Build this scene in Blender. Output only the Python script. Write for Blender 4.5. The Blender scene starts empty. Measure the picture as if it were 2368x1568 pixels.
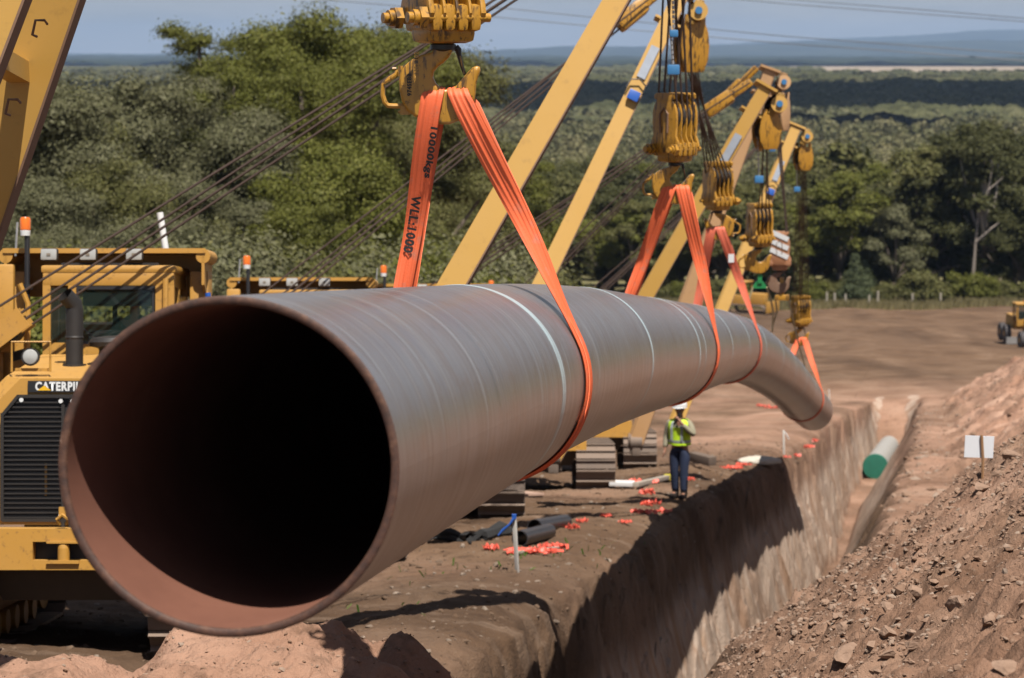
import bpy, bmesh, math, random
import numpy as np
from mathutils import Vector, Matrix, Euler
random.seed(7); np.random.seed(7)
sc = bpy.context.scene
COL = sc.collection
# ------------------------------------------------------------------ camera frame
F = 5800.0; CX = 1184.0; CY = 784.0
TH = math.atan((784 - 115) / F); CT = math.cos(TH); ST = math.sin(TH)
def P(px, py, d):
    u = (px - CX) / F; v = (CY - py) / F
    y = CT + v * ST; z = -ST + v * CT
    return Vector((u * d / y, d, z * d / y))
cam = bpy.data.cameras.new('camera'); cam.sensor_width = 36; cam.lens = F / 2368 * 36
cam.clip_start = 0.1; cam.clip_end = 60000
cam.dof.use_dof = True; cam.dof.focus_distance = 14.5; cam.dof.aperture_fstop = 4.2; cam.dof.aperture_blades = 7
co = bpy.data.objects.new('camera', cam); COL.objects.link(co)
co.location = (0, 0, 0); co.rotation_euler = (math.pi / 2 - TH, 0, 0)
sc.camera = co
# ------------------------------------------------------------------ noise
def _hash(ix, iy, seed):
    h = (ix.astype(np.int64) * 374761393 + iy.astype(np.int64) * 668265263 + seed * 982451653) & 0xFFFFFFFF
    h = ((h ^ (h >> 13)) * 1274126177) & 0xFFFFFFFF
    h = h ^ (h >> 16)
    return h
def pn(x, y, seed=0):
    x = np.asarray(x, float); y = np.asarray(y, float)
    ix = np.floor(x); iy = np.floor(y); fx = x - ix; fy = y - iy
    ux = fx * fx * fx * (fx * (fx * 6 - 15) + 10); uy = fy * fy * fy * (fy * (fy * 6 - 15) + 10)
    def g(dx, dy):
        a = _hash(ix + dx, iy + dy, seed) * (2 * np.pi / 4294967296.0)
        return np.cos(a) * (fx - dx) + np.sin(a) * (fy - dy)
    a = g(0, 0) * (1 - ux) + g(1, 0) * ux
    b = g(0, 1) * (1 - ux) + g(1, 1) * ux
    return (a * (1 - uy) + b * uy) * 1.5
def fbm(x, y, o=4, seed=0, gain=.5):
    r = 0; a = 1; f = 1
    for i in range(o):
        r = r + a * pn(x * f + i * 17.3, y * f - i * 9.1, seed + i); a *= gain; f *= 2.03
    return r
def worley(x, y, seed=0):
    x = np.asarray(x, float); y = np.asarray(y, float)
    ix = np.floor(x); iy = np.floor(y); best = np.full(x.shape, 9.0)
    for dx in (-1, 0, 1):
        for dy in (-1, 0, 1):
            h1 = _hash(ix + dx, iy + dy, seed) / 4294967296.0
            h2 = _hash(ix + dx, iy + dy, seed + 77) / 4294967296.0
            d = (ix + dx + h1 - x) ** 2 + (iy + dy + h2 - y) ** 2
            best = np.minimum(best, d)
    return np.sqrt(best)
def sst(a, b, x):
    t = np.clip((x - a) / (b - a), 0, 1); return t * t * (3 - 2 * t)
# ------------------------------------------------------------------ tagging
def tag(o, label=None, cat=None, group=None, kind=None):
    if label: o['label'] = label
    if cat: o['category'] = cat
    if group: o['group'] = group
    if kind: o['kind'] = kind
    return o
def thing(name, label, cat, loc=(0, 0, 0), rot=(0, 0, 0), group=None):
    o = bpy.data.objects.new(name, None); COL.objects.link(o)
    o.empty_display_size = .2
    o.location = loc; o.rotation_euler = rot
    return tag(o, label, cat, group)
def copy_tree(o, parent=None):
    c = o.copy(); COL.objects.link(c)
    if parent is not None:
        c.parent = parent
    for ch in KIDS.get(o.name, []):
        copy_kids(bpy.data.objects[ch], c)
    return c
KIDS = {}
def reg(child, parent):
    KIDS.setdefault(parent.name, []).append(child.name)
def copy_kids(o, parent):
    c = o.copy(); COL.objects.link(c); c.parent = parent
    reg(c, parent)
    for ch in KIDS.get(o.name, []):
        copy_kids(bpy.data.objects[ch], c)
# ------------------------------------------------------------------ mesh builder
def ortho(d):
    d = Vector(d).normalized()
    a = Vector((0, 0, 1)) if abs(d.z) < .9 else Vector((1, 0, 0))
    u = d.cross(a).normalized(); v = u.cross(d).normalized()
    return u, v
class MB:
    def __init__(s): s.v = []; s.f = []
    def add(s, vs, fs):
        n = len(s.v); s.v += [tuple(p) for p in vs]; s.f += [tuple(i + n for i in f) for f in fs]; return s
    def box(s, c, size, R=None, bev=0):
        hx, hy, hz = size[0] / 2, size[1] / 2, size[2] / 2
        c = Vector(c)
        if bev <= 0:
            vs = [Vector((x * hx, y * hy, z * hz)) for z in (-1, 1) for y in (-1, 1) for x in (-1, 1)]
            fs = [(0, 2, 3, 1), (4, 5, 7, 6), (0, 1, 5, 4), (2, 6, 7, 3), (0, 4, 6, 2), (1, 3, 7, 5)]
        else:
            bm = bmesh.new(); bmesh.ops.create_cube(bm, size=1)
            for v in bm.verts: v.co = Vector((v.co.x * size[0], v.co.y * size[1], v.co.z * size[2]))
            bmesh.ops.bevel(bm, geom=bm.edges[:], offset=min(bev, min(size) * .45), segments=2, affect='EDGES', profile=.6)
            bm.verts.index_update()
            vs = [v.co.copy() for v in bm.verts]; fs = [tuple(v.index for v in f.verts) for f in bm.faces]; bm.free()
        if R is not None: vs = [R @ v for v in vs]
        return s.add([v + c for v in vs], fs)
    def beam(s, a, b, w, h, up=(0, 0, 1), bev=0, w2=None, h2=None):
        a = Vector(a); b = Vector(b); d = (b - a); L = d.length; d.normalize()
        u = d.cross(Vector(up)); u.normalize(); v = u.cross(d).normalized()
        w2 = w2 or w; h2 = h2 or h
        if bev:
            R = Matrix((u, d, v)).transposed()
            return s.box((a + b) / 2, (w, L, h), R, bev)
        vs = []
        for p, ww, hh in ((a, w, h), (b, w2, h2)):
            for i, j in ((-1, -1), (1, -1), (1, 1), (-1, 1)): vs.append(p + u * ww / 2 * i + v * hh / 2 * j)
        return s.add(vs, [(3, 2, 1, 0), (4, 5, 6, 7), (0, 1, 5, 4), (1, 2, 6, 5), (2, 3, 7, 6), (3, 0, 4, 7)])
    def cyl(s, a, b, r, r2=None, n=16, caps=True):
        a = Vector(a); b = Vector(b); r2 = r if r2 is None else r2
        u, v = ortho(b - a); vs = []
        for p, rr in ((a, r), (b, r2)):
            for i in range(n):
                t = 2 * math.pi * i / n; vs.append(p + (u * math.cos(t) + v * math.sin(t)) * rr)
        fs = [(i, (i + 1) % n, n + (i + 1) % n, n + i) for i in range(n)]
        if caps: fs += [tuple(range(n - 1, -1, -1)), tuple(range(n, 2 * n))]
        return s.add(vs, fs)
    def tube(s, pts, r, n=8, caps=True):
        pts = [Vector(p) for p in pts]; m = len(pts)
        rs = r if isinstance(r, (list, tuple)) else [r] * m
        u = None; vs = []
        for i, p in enumerate(pts):
            d = (pts[min(i + 1, m - 1)] - pts[max(i - 1, 0)]).normalized()
            if u is None: u, v = ortho(d)
            else:
                u = (u - d * u.dot(d)).normalized()
            v = d.cross(u).normalized()
            for k in range(n):
                t = 2 * math.pi * k / n; vs.append(p + (u * math.cos(t) + v * math.sin(t)) * rs[i])
        fs = [(i * n + k, i * n + (k + 1) % n, (i + 1) * n + (k + 1) % n, (i + 1) * n + k) for i in range(m - 1) for k in range(n)]
        if caps: fs += [tuple(range(n - 1, -1, -1)), tuple((m - 1) * n + k for k in range(n))]
        return s.add(vs, fs)
    def lathe(s, prof, a, axis=(0, 0, 1), n=20):
        a = Vector(a); ax = Vector(axis).normalized(); u, v = ortho(ax); vs = []; m = len(prof)
        for r, h in prof:
            for k in range(n):
                t = 2 * math.pi * k / n; vs.append(a + ax * h + (u * math.cos(t) + v * math.sin(t)) * max(r, 1e-4))
        fs = [(i * n + k, i * n + (k + 1) % n, (i + 1) * n + (k + 1) % n, (i + 1) * n + k) for i in range(m - 1) for k in range(n)]
        fs += [tuple(range(n - 1, -1, -1)), tuple((m - 1) * n + k for k in range(n))]
        return s.add(vs, fs)
    def prism(s, outline, thick, M, bev=0, seg=3):
        """outline: 2D points (x,z) ; extruded +-thick/2 along local y ; M maps local to target"""
        bm = bmesh.new()
        vv = [bm.verts.new((x, -thick / 2, z)) for x, z in outline]
        f = bm.faces.new(vv)
        r = bmesh.ops.extrude_face_region(bm, geom=[f])
        for e in r['geom']:
            if isinstance(e, bmesh.types.BMVert): e.co.y += thick
        bmesh.ops.recalc_face_normals(bm, faces=bm.faces[:])
        if bev:
            ed = [e for e in bm.edges if abs(e.verts[0].co.y - e.verts[1].co.y) < 1e-6]
            bmesh.ops.bevel(bm, geom=ed, offset=bev, segments=seg, affect='EDGES', profile=.5, clamp_overlap=True)
        bmesh.ops.triangulate(bm, faces=[f for f in bm.faces if len(f.verts) > 4])
        bm.verts.index_update()
        vs = [M @ v.co for v in bm.verts]; fs = [tuple(v.index for v in f.verts) for f in bm.faces]; bm.free()
        return s.add(vs, fs)
    def build(s, name, mat, parent=None, smooth=True, inv=None, label=None, angle=.6):
        me = bpy.data.meshes.new(name)
        vs = s.v if inv is None else [tuple(inv @ Vector(p)) for p in s.v]
        me.from_pydata(vs, [], s.f)
        bm = bmesh.new(); bm.from_mesh(me); bmesh.ops.recalc_face_normals(bm, faces=bm.faces[:])
        if smooth:
            for e in bm.edges:
                e.smooth = len(e.link_faces) == 2 and e.calc_face_angle(9) < angle
            for f in bm.faces: f.smooth = True
        bm.to_mesh(me); bm.free()
        me.materials.append(mat)
        o = bpy.data.objects.new(name, me); COL.objects.link(o)
        if parent is not None: o.parent = parent; reg(o, parent)
        if label: o['label'] = label
        return o
def grid_mesh(name, V, nr, nc, mat, attrs=None, parent=None, smooth=True):
    me = bpy.data.meshes.new(name)
    me.vertices.add(len(V)); me.vertices.foreach_set('co', V.astype(np.float32).ravel())
    i = np.arange(nr - 1)[:, None] * nc + np.arange(nc - 1)[None, :]
    q = np.stack([i, i + 1, i + nc + 1, i + nc], -1).reshape(-1, 4)
    set_quads(me, q, smooth)
    if attrs:
        for k, a in attrs.items():
            at = me.color_attributes.new(k, 'FLOAT_COLOR', 'POINT'); at.data.foreach_set('color', a.astype(np.float32).ravel())
    me.materials.append(mat)
    o = bpy.data.objects.new(name, me); COL.objects.link(o)
    if parent is not None: o.parent = parent; reg(o, parent)
    return o
def set_quads(me, q, smooth=True):
    n = len(q); k = q.shape[1]
    me.loops.add(n * k); me.loops.foreach_set('vertex_index', q.astype(np.int32).ravel())
    me.polygons.add(n); me.polygons.foreach_set('loop_start', (np.arange(n) * k).astype(np.int32))
    me.polygons.foreach_set('use_smooth', np.full(n, smooth))
    me.update(calc_edges=True); me.validate()
def catmull(pts, n):
    pts = [Vector(p) for p in pts]; out = []
    m = len(pts)
    for i in range(m - 1):
        p0 = pts[max(i - 1, 0)] if i > 0 else pts[0] * 2 - pts[1]
        p1 = pts[i]; p2 = pts[i + 1]
        p3 = pts[i + 2] if i + 2 < m else pts[-1] * 2 - pts[-2]
        for k in range(n):
            t = k / n
            out.append(.5 * ((2 * p1) + (p2 - p0) * t + (2 * p0 - 5 * p1 + 4 * p2 - p3) * t * t + (3 * p1 - p0 - 3 * p2 + p3) * t ** 3))
    out.append(pts[-1]); return out
# ------------------------------------------------------------------ materials
def nt(name):
    m = bpy.data.materials.new(name); m.use_nodes = True; t = m.node_tree
    b = t.nodes['Principled BSDF']; return m, t, b
def N(t, ty, **k):
    n = t.nodes.new(ty)
    for a, v in k.items():
        if a in n.inputs: n.inputs[a].default_value = v
        else: setattr(n, a, v)
    return n
def L(t, a, b): t.links.new(a, b)
AF = .68
def rgb(c):
    k = 1 if (len(set(c[:3])) == 1 and c[0] in (0, 1)) else AF
    return (c[0] * k, c[1] * k, c[2] * k, 1)
def ramp(t, fac, stops):
    r = t.nodes.new('ShaderNodeValToRGB'); e = r.color_ramp.elements
    while len(e) < len(stops): e.new(.5)
    for i, (p, c) in enumerate(stops):
        e[i].position = p; e[i].color = rgb(c) if len(c) == 3 else c
    L(t, fac, r.inputs[0]); return r
def mixc(t, fac, a, b, mode='MIX'):
    m = t.nodes.new('ShaderNodeMix'); m.data_type = 'RGBA'; m.blend_type = mode
    if hasattr(fac, 'links'): L(t, fac, m.inputs[0])
    else: m.inputs[0].default_value = fac
    for v, i in ((a, 6), (b, 7)):
        if hasattr(v, 'links'): L(t, v, m.inputs[i])
        else: m.inputs[i].default_value = rgb(v)
    return m.outputs[2]
def math_(t, op, a, b=None, c=None):
    m = t.nodes.new('ShaderNodeMath'); m.operation = op
    for v, i in ((a, 0), (b, 1), (c, 2)):
        if v is None: continue
        if hasattr(v, 'links'): L(t, v, m.inputs[i])
        else: m.inputs[i].default_value = v
    return m.outputs[0]
def noise(t, vec, scale, detail=4, rough=.55, dist=0):
    n = N(t, 'ShaderNodeTexNoise'); n.inputs['Scale'].default_value = scale; n.inputs['Detail'].default_value = detail
    n.inputs['Roughness'].default_value = rough; n.inputs['Distortion'].default_value = dist
    if vec is not None: L(t, vec, n.inputs['Vector'])
    return n.outputs[0]
def bump(t, b, h, strength=.3, dist=.01):
    n = N(t, 'ShaderNodeBump'); n.inputs['Strength'].default_value = strength; n.inputs['Distance'].default_value = dist
    L(t, h, n.inputs['Height']); L(t, n.outputs[0], b.inputs['Normal'])
def paint(name, base, dust=(.42, .30, .20), rough=.45, dustamt=.5, wear=(.10, .05, .03), wearamt=.5, metal=0, scale=3.0, spec=.5):
    m, t, b = nt(name)
    tc = N(t, 'ShaderNodeTexCoord'); ge = N(t, 'ShaderNodeNewGeometry')
    n1 = noise(t, tc.outputs['Object'], scale, 6, .65)
    n2 = noise(t, tc.outputs['Object'], scale * 7, 6, .7)
    n3 = noise(t, tc.outputs['Object'], scale * .6, 3, .5)
    sp = N(t, 'ShaderNodeSeparateXYZ'); L(t, ge.outputs['Normal'], sp.inputs[0])
    up = math_(t, 'MULTIPLY_ADD', sp.outputs['Z'], .5, .15)
    d = math_(t, 'MULTIPLY', math_(t, 'ADD', up, math_(t, 'MULTIPLY', n1, .9)), dustamt)
    cl = N(t, 'ShaderNodeClamp'); L(t, d, cl.inputs[0])
    v = mixc(t, math_(t, 'MULTIPLY', n3, .5), base, tuple(c * .72 for c in base))
    c = mixc(t, cl.outputs[0], v, dust)
    w = ramp(t, n2, [(.57, (0, 0, 0)), (.68, (1, 1, 1))])
    c = mixc(t, math_(t, 'MULTIPLY', w.outputs[0], wearamt), c, wear)
    L(t, c, b.inputs['Base Color'])
    r = math_(t, 'MULTIPLY_ADD', cl.outputs[0], .4, rough); L(t, r, b.inputs['Roughness'])
    b.inputs['Metallic'].default_value = metal; b.inputs['Specular IOR Level'].default_value = spec
    bump(t, b, n2, .15, .004)
    return m
def plain(name, base, rough=.6, metal=0, var=.25, scale=8, emit=None, coat=0):
    m, t, b = nt(name)
    tc = N(t, 'ShaderNodeTexCoord')
    n1 = noise(t, tc.outputs['Object'], scale, 5, .6)
    c = mixc(t, n1, tuple(x * (1 - var) for x in base), tuple(min(1, x * (1 + var)) for x in base))
    L(t, c, b.inputs['Base Color']); b.inputs['Roughness'].default_value = rough; b.inputs['Metallic'].default_value = metal
    b.inputs['Coat Weight'].default_value = coat
    bump(t, b, n1, .1, .003)
    return m
YEL = paint('yellow_paint', (.56, .27, .022), dustamt=.22, wearamt=.55, dust=(.52, .35, .20), scale=2.2)
YELB = paint('boom_paint', (.58, .31, .038), dustamt=.30, wearamt=.16, scale=1.2, dust=(.62, .40, .17))
PEACH = paint('faded_boom_paint', (.60, .32, .11), dustamt=.6, wearamt=.15, scale=1.2, dust=(.58, .38, .24))
HOOKY = paint('hook_paint', (.52, .25, .018), dustamt=.13, wear=(.04, .022, .014), wearamt=.9, rough=.32, scale=5, dust=(.5, .30, .13))
def grease(m):
    t = m.node_tree; b = t.nodes['Principled BSDF']; src = b.inputs['Base Color'].links[0].from_socket
    tc = N(t, 'ShaderNodeTexCoord'); mp = N(t, 'ShaderNodeMapping'); mp.inputs['Scale'].default_value = (26, 26, 3.2); L(t, tc.outputs['Object'], mp.inputs[0])
    n = noise(t, mp.outputs[0], 1, 5, .6, 1.0); n2 = noise(t, tc.outputs['Object'], 7, 3, .5)
    f = math_(t, 'MULTIPLY', ramp(t, n, [(.52, (0, 0, 0)), (.58, (1, 1, 1))]).outputs[0], ramp(t, n2, [(.40, (0, 0, 0)), (.52, (1, 1, 1))]).outputs[0])
    L(t, mixc(t, math_(t, 'MULTIPLY', f, .85), src, (.035, .02, .015)), b.inputs['Base Color'])
grease(HOOKY)
RUST = paint('rusty_steel', (.16, .07, .035), dustamt=.35, wearamt=.5, rough=.7)
BLACK = plain('black_rubber', (.014, .013, .015), .55)
DARKM = plain('dark_steel', (.035, .03, .027), .55, .3)
GREASE = plain('greasy_steel', (.022, .016, .012), .35, .3)
ROPE = plain('wire_rope', (.075, .045, .032), .5, .2, var=.5, scale=60)
TRACKM = paint('track_steel', (.10, .085, .075), dustamt=.8, rough=.5, dust=(.27, .19, .14), metal=.2)
SHINY = plain('worn_steel', (.55, .54, .53), .4, .6)
LAMP = plain('lamp_lens', (.46, .45, .42), .18, 0, coat=.5)
AMBER = plain('amber_lens', (.85, .17, .01), .25, coat=.5)
WHITE = plain('white_paint', (.75, .75, .74), .5, var=.08)
BLUE = plain('blue_plastic', (.02, .10, .42), .4, var=.2)
LBLUE = plain('light_blue_plastic', (.04, .17, .36), .4, var=.2)
LABEL = plain('label_plate', (.42, .45, .50), .35, .2, var=.2)
GREEN = plain('green_paint', (.01, .22, .06), .5)
REDP = plain('red_paint', (.35, .02, .015), .5)
def glass():
    m, t, b = nt('cab_glass')
    b.inputs['Base Color'].default_value = (.42, .52, .48, 1); b.inputs['Roughness'].default_value = .03
    b.inputs['Transmission Weight'].default_value = 0.0; b.inputs['Alpha'].default_value = .28
    b.inputs['Base Color'].default_value = (.02, .035, .03, 1)
    b.inputs['Specular IOR Level'].default_value = .8
    return m
GLASS = glass()
SKY_S = .05; SUN_S = 5.0; HAZE = 4.8e-5; EXPO = .92
# ------------------------------------------------------------------ terrain
HY = np.array([-50, 0, 150, 175, 200, 270, 400, 700, 1200, 60000.]); HH = np.array([-3.2, 2.8, 20.8, 22.1, 23.4, 27.3, 36, 46, 48, 48.])
def Hf(y): return np.interp(y, HY, HH)
def xl(y): return .65 + .177 * (np.minimum(y, 400) - 30)
def xlT(y): return xl(y) + .32 * np.clip(20.5 - y, 0, 30)
def Rw(y): return 3.6 - .5 * sst(60, 140, y) - .95 * (1 - sst(25.5, 27.5, y))
def terrain(x, y, detail=True):
    x = np.asarray(x, float); y = np.asarray(y, float)
    s = x - xl(y); R = Rw(y)
    base = -Hf(y)
    far = sst(150, 260, y)
    # broad undulation
    base = base + .22 * fbm(x * .09, y * .05, 3, 5) * (1 + .2 * sst(140, 200, y)) * sst(6, 20, y) 
    # spread soil shoulder and trench
    D = (4.0 - .7 * sst(85, 110, y)) * (1 - sst(133, 147, y))
    jag = .16 * pn(y * .8, y * 0 + 3.3, 21) + .13 * pn(y * 1.7, s * .7 + 1.3, 22) + .05 * pn(y * 5.1, s * 1.5, 23)
    jag = jag + .05 * pn(y * 1.5, s * 1.2, 24)
    sl = x - xlT(y) + jag * (s < 1.6) + (.05 * fbm(y * 1.3, s * 3, 3, 27) + .036 * fbm(y * 2.6, s * 7, 4, 28, .55) + .02 * pn(y * 11, s * 2, 29)) * (s > 0) * (s < 1.15)
    sl = np.where(sl > 0, sl / (1 - .42 * sst(78, 98, y)), sl)
    sr = (R - s) + (.25 * pn(y * .5, y * 0 + 8, 25) + .08 * pn(y * 2.1, s * 2, 26)) * (s > 1.6)
    left = np.interp(sl, [-1.3, -.35, -.05, .08, .26, .98, 1.12], [0, .018, .05, .13, .36, .985, 1.0])
    rw_ = 2.2 - 1.25 * sst(98, 112, y)
    right = np.clip(np.interp(sr, [-.3, -.02, .12], [0, .015, .06]) + .94 * np.clip((sr - .12) / rw_, 0, 1), 0, 1)
    tr = np.minimum(left, right)
    z = base - D * tr
    wall = np.clip(tr * 12, 0, 1)
    # near pile (right)
    xt = xl(y) + R + .15
    n1 = fbm(x * .8, y * .8, 3, 31)
    hp = np.minimum(np.minimum(.72 * (x - xt) + .12 * n1, 3.4 + .3 * n1), (26.3 - y) * 1.1 + .35 * n1)
    hp = np.clip(hp, 0, 9)
    # far pile
    xt2 = xl(y) + R + 1.25 + .5 * pn(y * .12, y * 0, 33)
    hf = np.minimum(np.minimum(.62 * (x - xt2) + .3 * n1, 3.3 + .6 * pn(x * .2, y * .12, 34)), (y - 39) * .45 + .3 * n1)
    hf = np.minimum(hf, (140 - y) * .3)
    hf = np.clip(hf, 0, 9)
    # left mounds
    n2 = fbm(x * .9 + 4, y * .9, 3, 41)
    tg = -3.66 - .20 * sst(-2.25, -2.6, x) - .30 * np.exp(-((x + 2.38) / .17) ** 2) + .10 * n2 - base
    k_ = .13
    hm = tg - k_ * np.log(1 + np.exp(np.clip(-((16.0 - y) * .95 + .2 * n2) / k_, -40, 40)) + np.exp(np.clip(-((-.80 - x) * .95 + .25 * n2) / k_, -40, 40)))
    hm = np.where(y < 20, np.minimum(hm, (x + 4.5) * 1.2), 0)
    hm = np.clip(hm, 0, 3) * (y > -5)
    hs = .22 * np.exp(-(((x + .3) / .5) ** 2 + ((y - 18.2) / .45) ** 2)) * 1.0
    hs = hs + .3 * np.exp(-(((x - .15) / .5) ** 2 + ((y - 19.3) / .9) ** 2))
    # low windrow along trench lip
    hs = hs + .04 * np.exp(-((s + 1.0) / .45) ** 2) * (y < 75) * (tr < .5) * sst(20, 27, y) * (1 + .8 * pn(y * .6, s, 45))
    z = z + hp + hf + hm + hs
    pile = np.clip(hp * 3, 0, 1); pilef = np.clip(hf * 2, 0, 1); mound = np.clip(hm * 3 , 0, 1)
    if detail:
        near = 1 - sst(60, 140, y)
        rough = .35 + .9 * np.maximum(pile, .45 * mound) + .35 * pilef + .25 * wall
        flat = (s > -1.5) * (s < R + 1) 
        w1 = worley(x * 4.5 + .4 * n1, y * 4.5, 51); w2 = worley(x * 12, y * 12, 52)
        clod = (np.clip(.55 - w1, 0, 1) ** 1.3) * .16 + (np.clip(.6 - w2, 0, 1)) * .045
        z = z + near * (rough * (.06 * fbm(x * 1.6, y * 1.6, 4, 53, .55) + .030 * fbm(x * 9, y * 9, 4, 54, .65)))
        z = z + near * np.clip(np.maximum(pile * .9, mound * .3) + .26 + .2 * pilef, 0, 1) * clod * (1 - .7 * wall)
        # wheel ruts on the graded left side
        rut = (1 - pile) * (1 - mound) * (s < -1.2) * sst(18, 22, y)
        z = z + rut * (.05 * pn(x * .35, y * 2.2, 55) + .04 * np.sin((x * .6 - y * .1) * 3 + 3 * pn(x * .1, y * .1, 56)) * (y > 28))
        z = z + sst(150, 170, y) * (1 - sst(255, 275, y)) * (.10 * fbm(x * .05, y * .09, 4, 57))
    return z, pile, pilef, mound, wall, tr
def zt(x, y):
    return float(terrain(np.array([x]), np.array([y]))[0][0])
def geo_rows(a, b, k):
    r = [a]
    while r[-1] < b: r.append(r[-1] * (1 + k))
    return r
rows = np.array(geo_rows(5, 160, .0030) + geo_rows(161, 420, .006)[0:] + geo_rows(430, 26000, .04))
def cols():
    c = list(np.arange(-.8, 4.4, .035)); c += list(np.arange(4.4, 9.5, .045)); c += list(np.arange(-7, -.8, .05)); c += list(np.arange(.08, 1.08, .0125))
    x = 9.5; st = .06
    while x < 120: c.append(x); x += st; st *= 1.045
    x = -7.05; st = .06
    while x > -130: c.append(x); x -= st; st *= 1.045
    return np.array(sorted(set(np.round(c, 4))))
cs = cols()
YY, SS = np.meshgrid(rows, cs, indexing='ij')
scl = np.maximum(1, YY / 150)
XX = xl(YY) * np.ones_like(SS) + SS * scl
z, pile, pilef, mound, wall, tr = terrain(XX, YY)
ZZ = z
s_ = XX - xl(YY)
# colour weights: R pink soil, G trench wall, B grass/scrub, A pale field
pink = np.clip(np.maximum.reduce([pile * .68, pilef * .9, mound * 1.0]), 0, 1)
pink = np.maximum(pink, .62 * sst(-.3, 1.5, s_) * (YY < 150) * (1 - wall))
pink = np.maximum(pink, .55 * sst(58, 80, YY) * sst(-9, -2, s_) * (YY < 150))
pink = np.maximum(pink, .45 * sst(90, 140, YY) * (1 - sst(150, 168, YY)) )
pink = pink * (1 - sst(160, 175, YY) * .8)
pink = np.clip(pink + .35 * fbm(XX * .25, YY * .12, 3, 61) * (YY < 150), 0, 1)
grass = sst(262, 270, YY + 4 * pn(XX * .15, YY * .02, 62))
pale = ((YY > 4200) & (YY < 7300) & (XX > .11 * YY)).astype(float) + ((YY > 11500) & (YY < 13500) & (XX > 1700) & (XX < 2900))
C = np.stack([pink, sst(.26, .42, tr + .05 * pn(XX * 0 + 2, YY * .9, 63)) * (1 - sst(.90, .97, tr)) * (YY < 150), grass, np.clip(pale, 0, 1)], -1)  # brown soil kept above the clay, also deepening the shoulder's shade by colour
V = np.stack([XX, YY, ZZ], -1).reshape(-1, 3)
def ground_mat():
    m, t, b = nt('soil')
    tc = N(t, 'ShaderNodeTexCoord'); at = N(t, 'ShaderNodeAttribute', attribute_name='zone')
    sep = N(t, 'ShaderNodeSeparateColor'); L(t, at.outputs['Color'], sep.inputs[0])
    o = tc.outputs['Object']
    n1 = noise(t, o, .35, 6, .6); n2 = noise(t, o, 3.5, 7, .65); n3 = noise(t, o, 24, 6, .7)
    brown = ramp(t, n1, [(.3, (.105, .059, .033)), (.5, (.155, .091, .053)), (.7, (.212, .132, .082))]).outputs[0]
    pk = ramp(t, n1, [(.3, (.31, .165, .105)), (.5, (.45, .262, .178)), (.72, (.55, .35, .25))]).outputs[0]
    c = mixc(t, sep.outputs[0], brown, pk)
    # horizontal layering streaks on the graded ground
    mp = N(t, 'ShaderNodeMapping'); mp.inputs['Scale'].default_value = (.35, 2.6, .35); L(t, o, mp.inputs[0])
    n5 = noise(t, mp.outputs[0], 1.0, 6, .65)
    c = mixc(t, math_(t, 'MULTIPLY', math_(t, 'SUBTRACT', 1.0, sep.outputs[0]), math_(t, 'MULTIPLY', ramp(t, n5, [(.55, (0, 0, 0)), (.68, (1, 1, 1))]).outputs[0], .5)), c, (.33, .23, .165))
    c = mixc(t, math_(t, 'MULTIPLY', math_(t, 'SUBTRACT', 1.0, sep.outputs[0]), math_(t, 'MULTIPLY', ramp(t, n5, [(.3, (1, 1, 1)), (.42, (0, 0, 0))]).outputs[0], .5)), c, (.085, .05, .030))
    # fine speckle
    c = mixc(t, math_(t, 'MULTIPLY', ramp(t, n3, [(.58, (0, 0, 0)), (.70, (1, 1, 1))]).outputs[0], .3), c, (.42, .32, .24))
    c = mixc(t, math_(t, 'MULTIPLY', ramp(t, n2, [(.30, (1, 1, 1)), (.46, (0, 0, 0))]).outputs[0], .6), c, (.075, .043, .026))
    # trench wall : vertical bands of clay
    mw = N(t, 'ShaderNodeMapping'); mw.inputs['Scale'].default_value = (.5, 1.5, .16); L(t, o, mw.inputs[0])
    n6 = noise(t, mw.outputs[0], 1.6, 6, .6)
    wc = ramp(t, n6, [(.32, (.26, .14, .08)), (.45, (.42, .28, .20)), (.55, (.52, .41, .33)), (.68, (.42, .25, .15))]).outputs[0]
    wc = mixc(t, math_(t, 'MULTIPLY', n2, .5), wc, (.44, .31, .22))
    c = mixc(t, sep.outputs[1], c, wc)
    gr = ramp(t, n1, [(.3, (.10, .11, .045)), (.5, (.22, .19, .09)), (.7, (.16, .15, .06))]).outputs[0]
    c = mixc(t, sep.outputs[2], c, gr)
    c = mixc(t, at.outputs['Alpha'], c, (.40, .31, .22))
    # damp dark patches and machine tracks pressed into the far pad
    mt = N(t, 'ShaderNodeMapping'); mt.inputs['Scale'].default_value = (.05, .02, .05); mt.inputs['Rotation'].default_value = (0, 0, .9); L(t, o, mt.inputs[0])
    n8 = noise(t, mt.outputs[0], 2.2, 7, .65, .8)
    c = mixc(t, math_(t, 'MULTIPLY', ramp(t, n8, [(.46, (0, 0, 0)), (.60, (1, 1, 1))]).outputs[0], math_(t, 'MULTIPLY', math_(t, 'SUBTRACT', 1.0, sep.outputs[0]), .72)), c, mixc(t, .55, c, (.035, .02, .012)))
    L(t, c, b.inputs['Base Color']); b.inputs['Roughness'].default_value = .95
    b.inputs['Specular IOR Level'].default_value = .15
    h = math_(t, 'ADD', math_(t, 'MULTIPLY', n3, .6), n2)
    bump(t, b, h, 1.0, .05)
    return m
SOIL = ground_mat()
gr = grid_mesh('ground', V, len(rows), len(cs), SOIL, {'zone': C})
tag(gr, kind='structure')
del V, C
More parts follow.
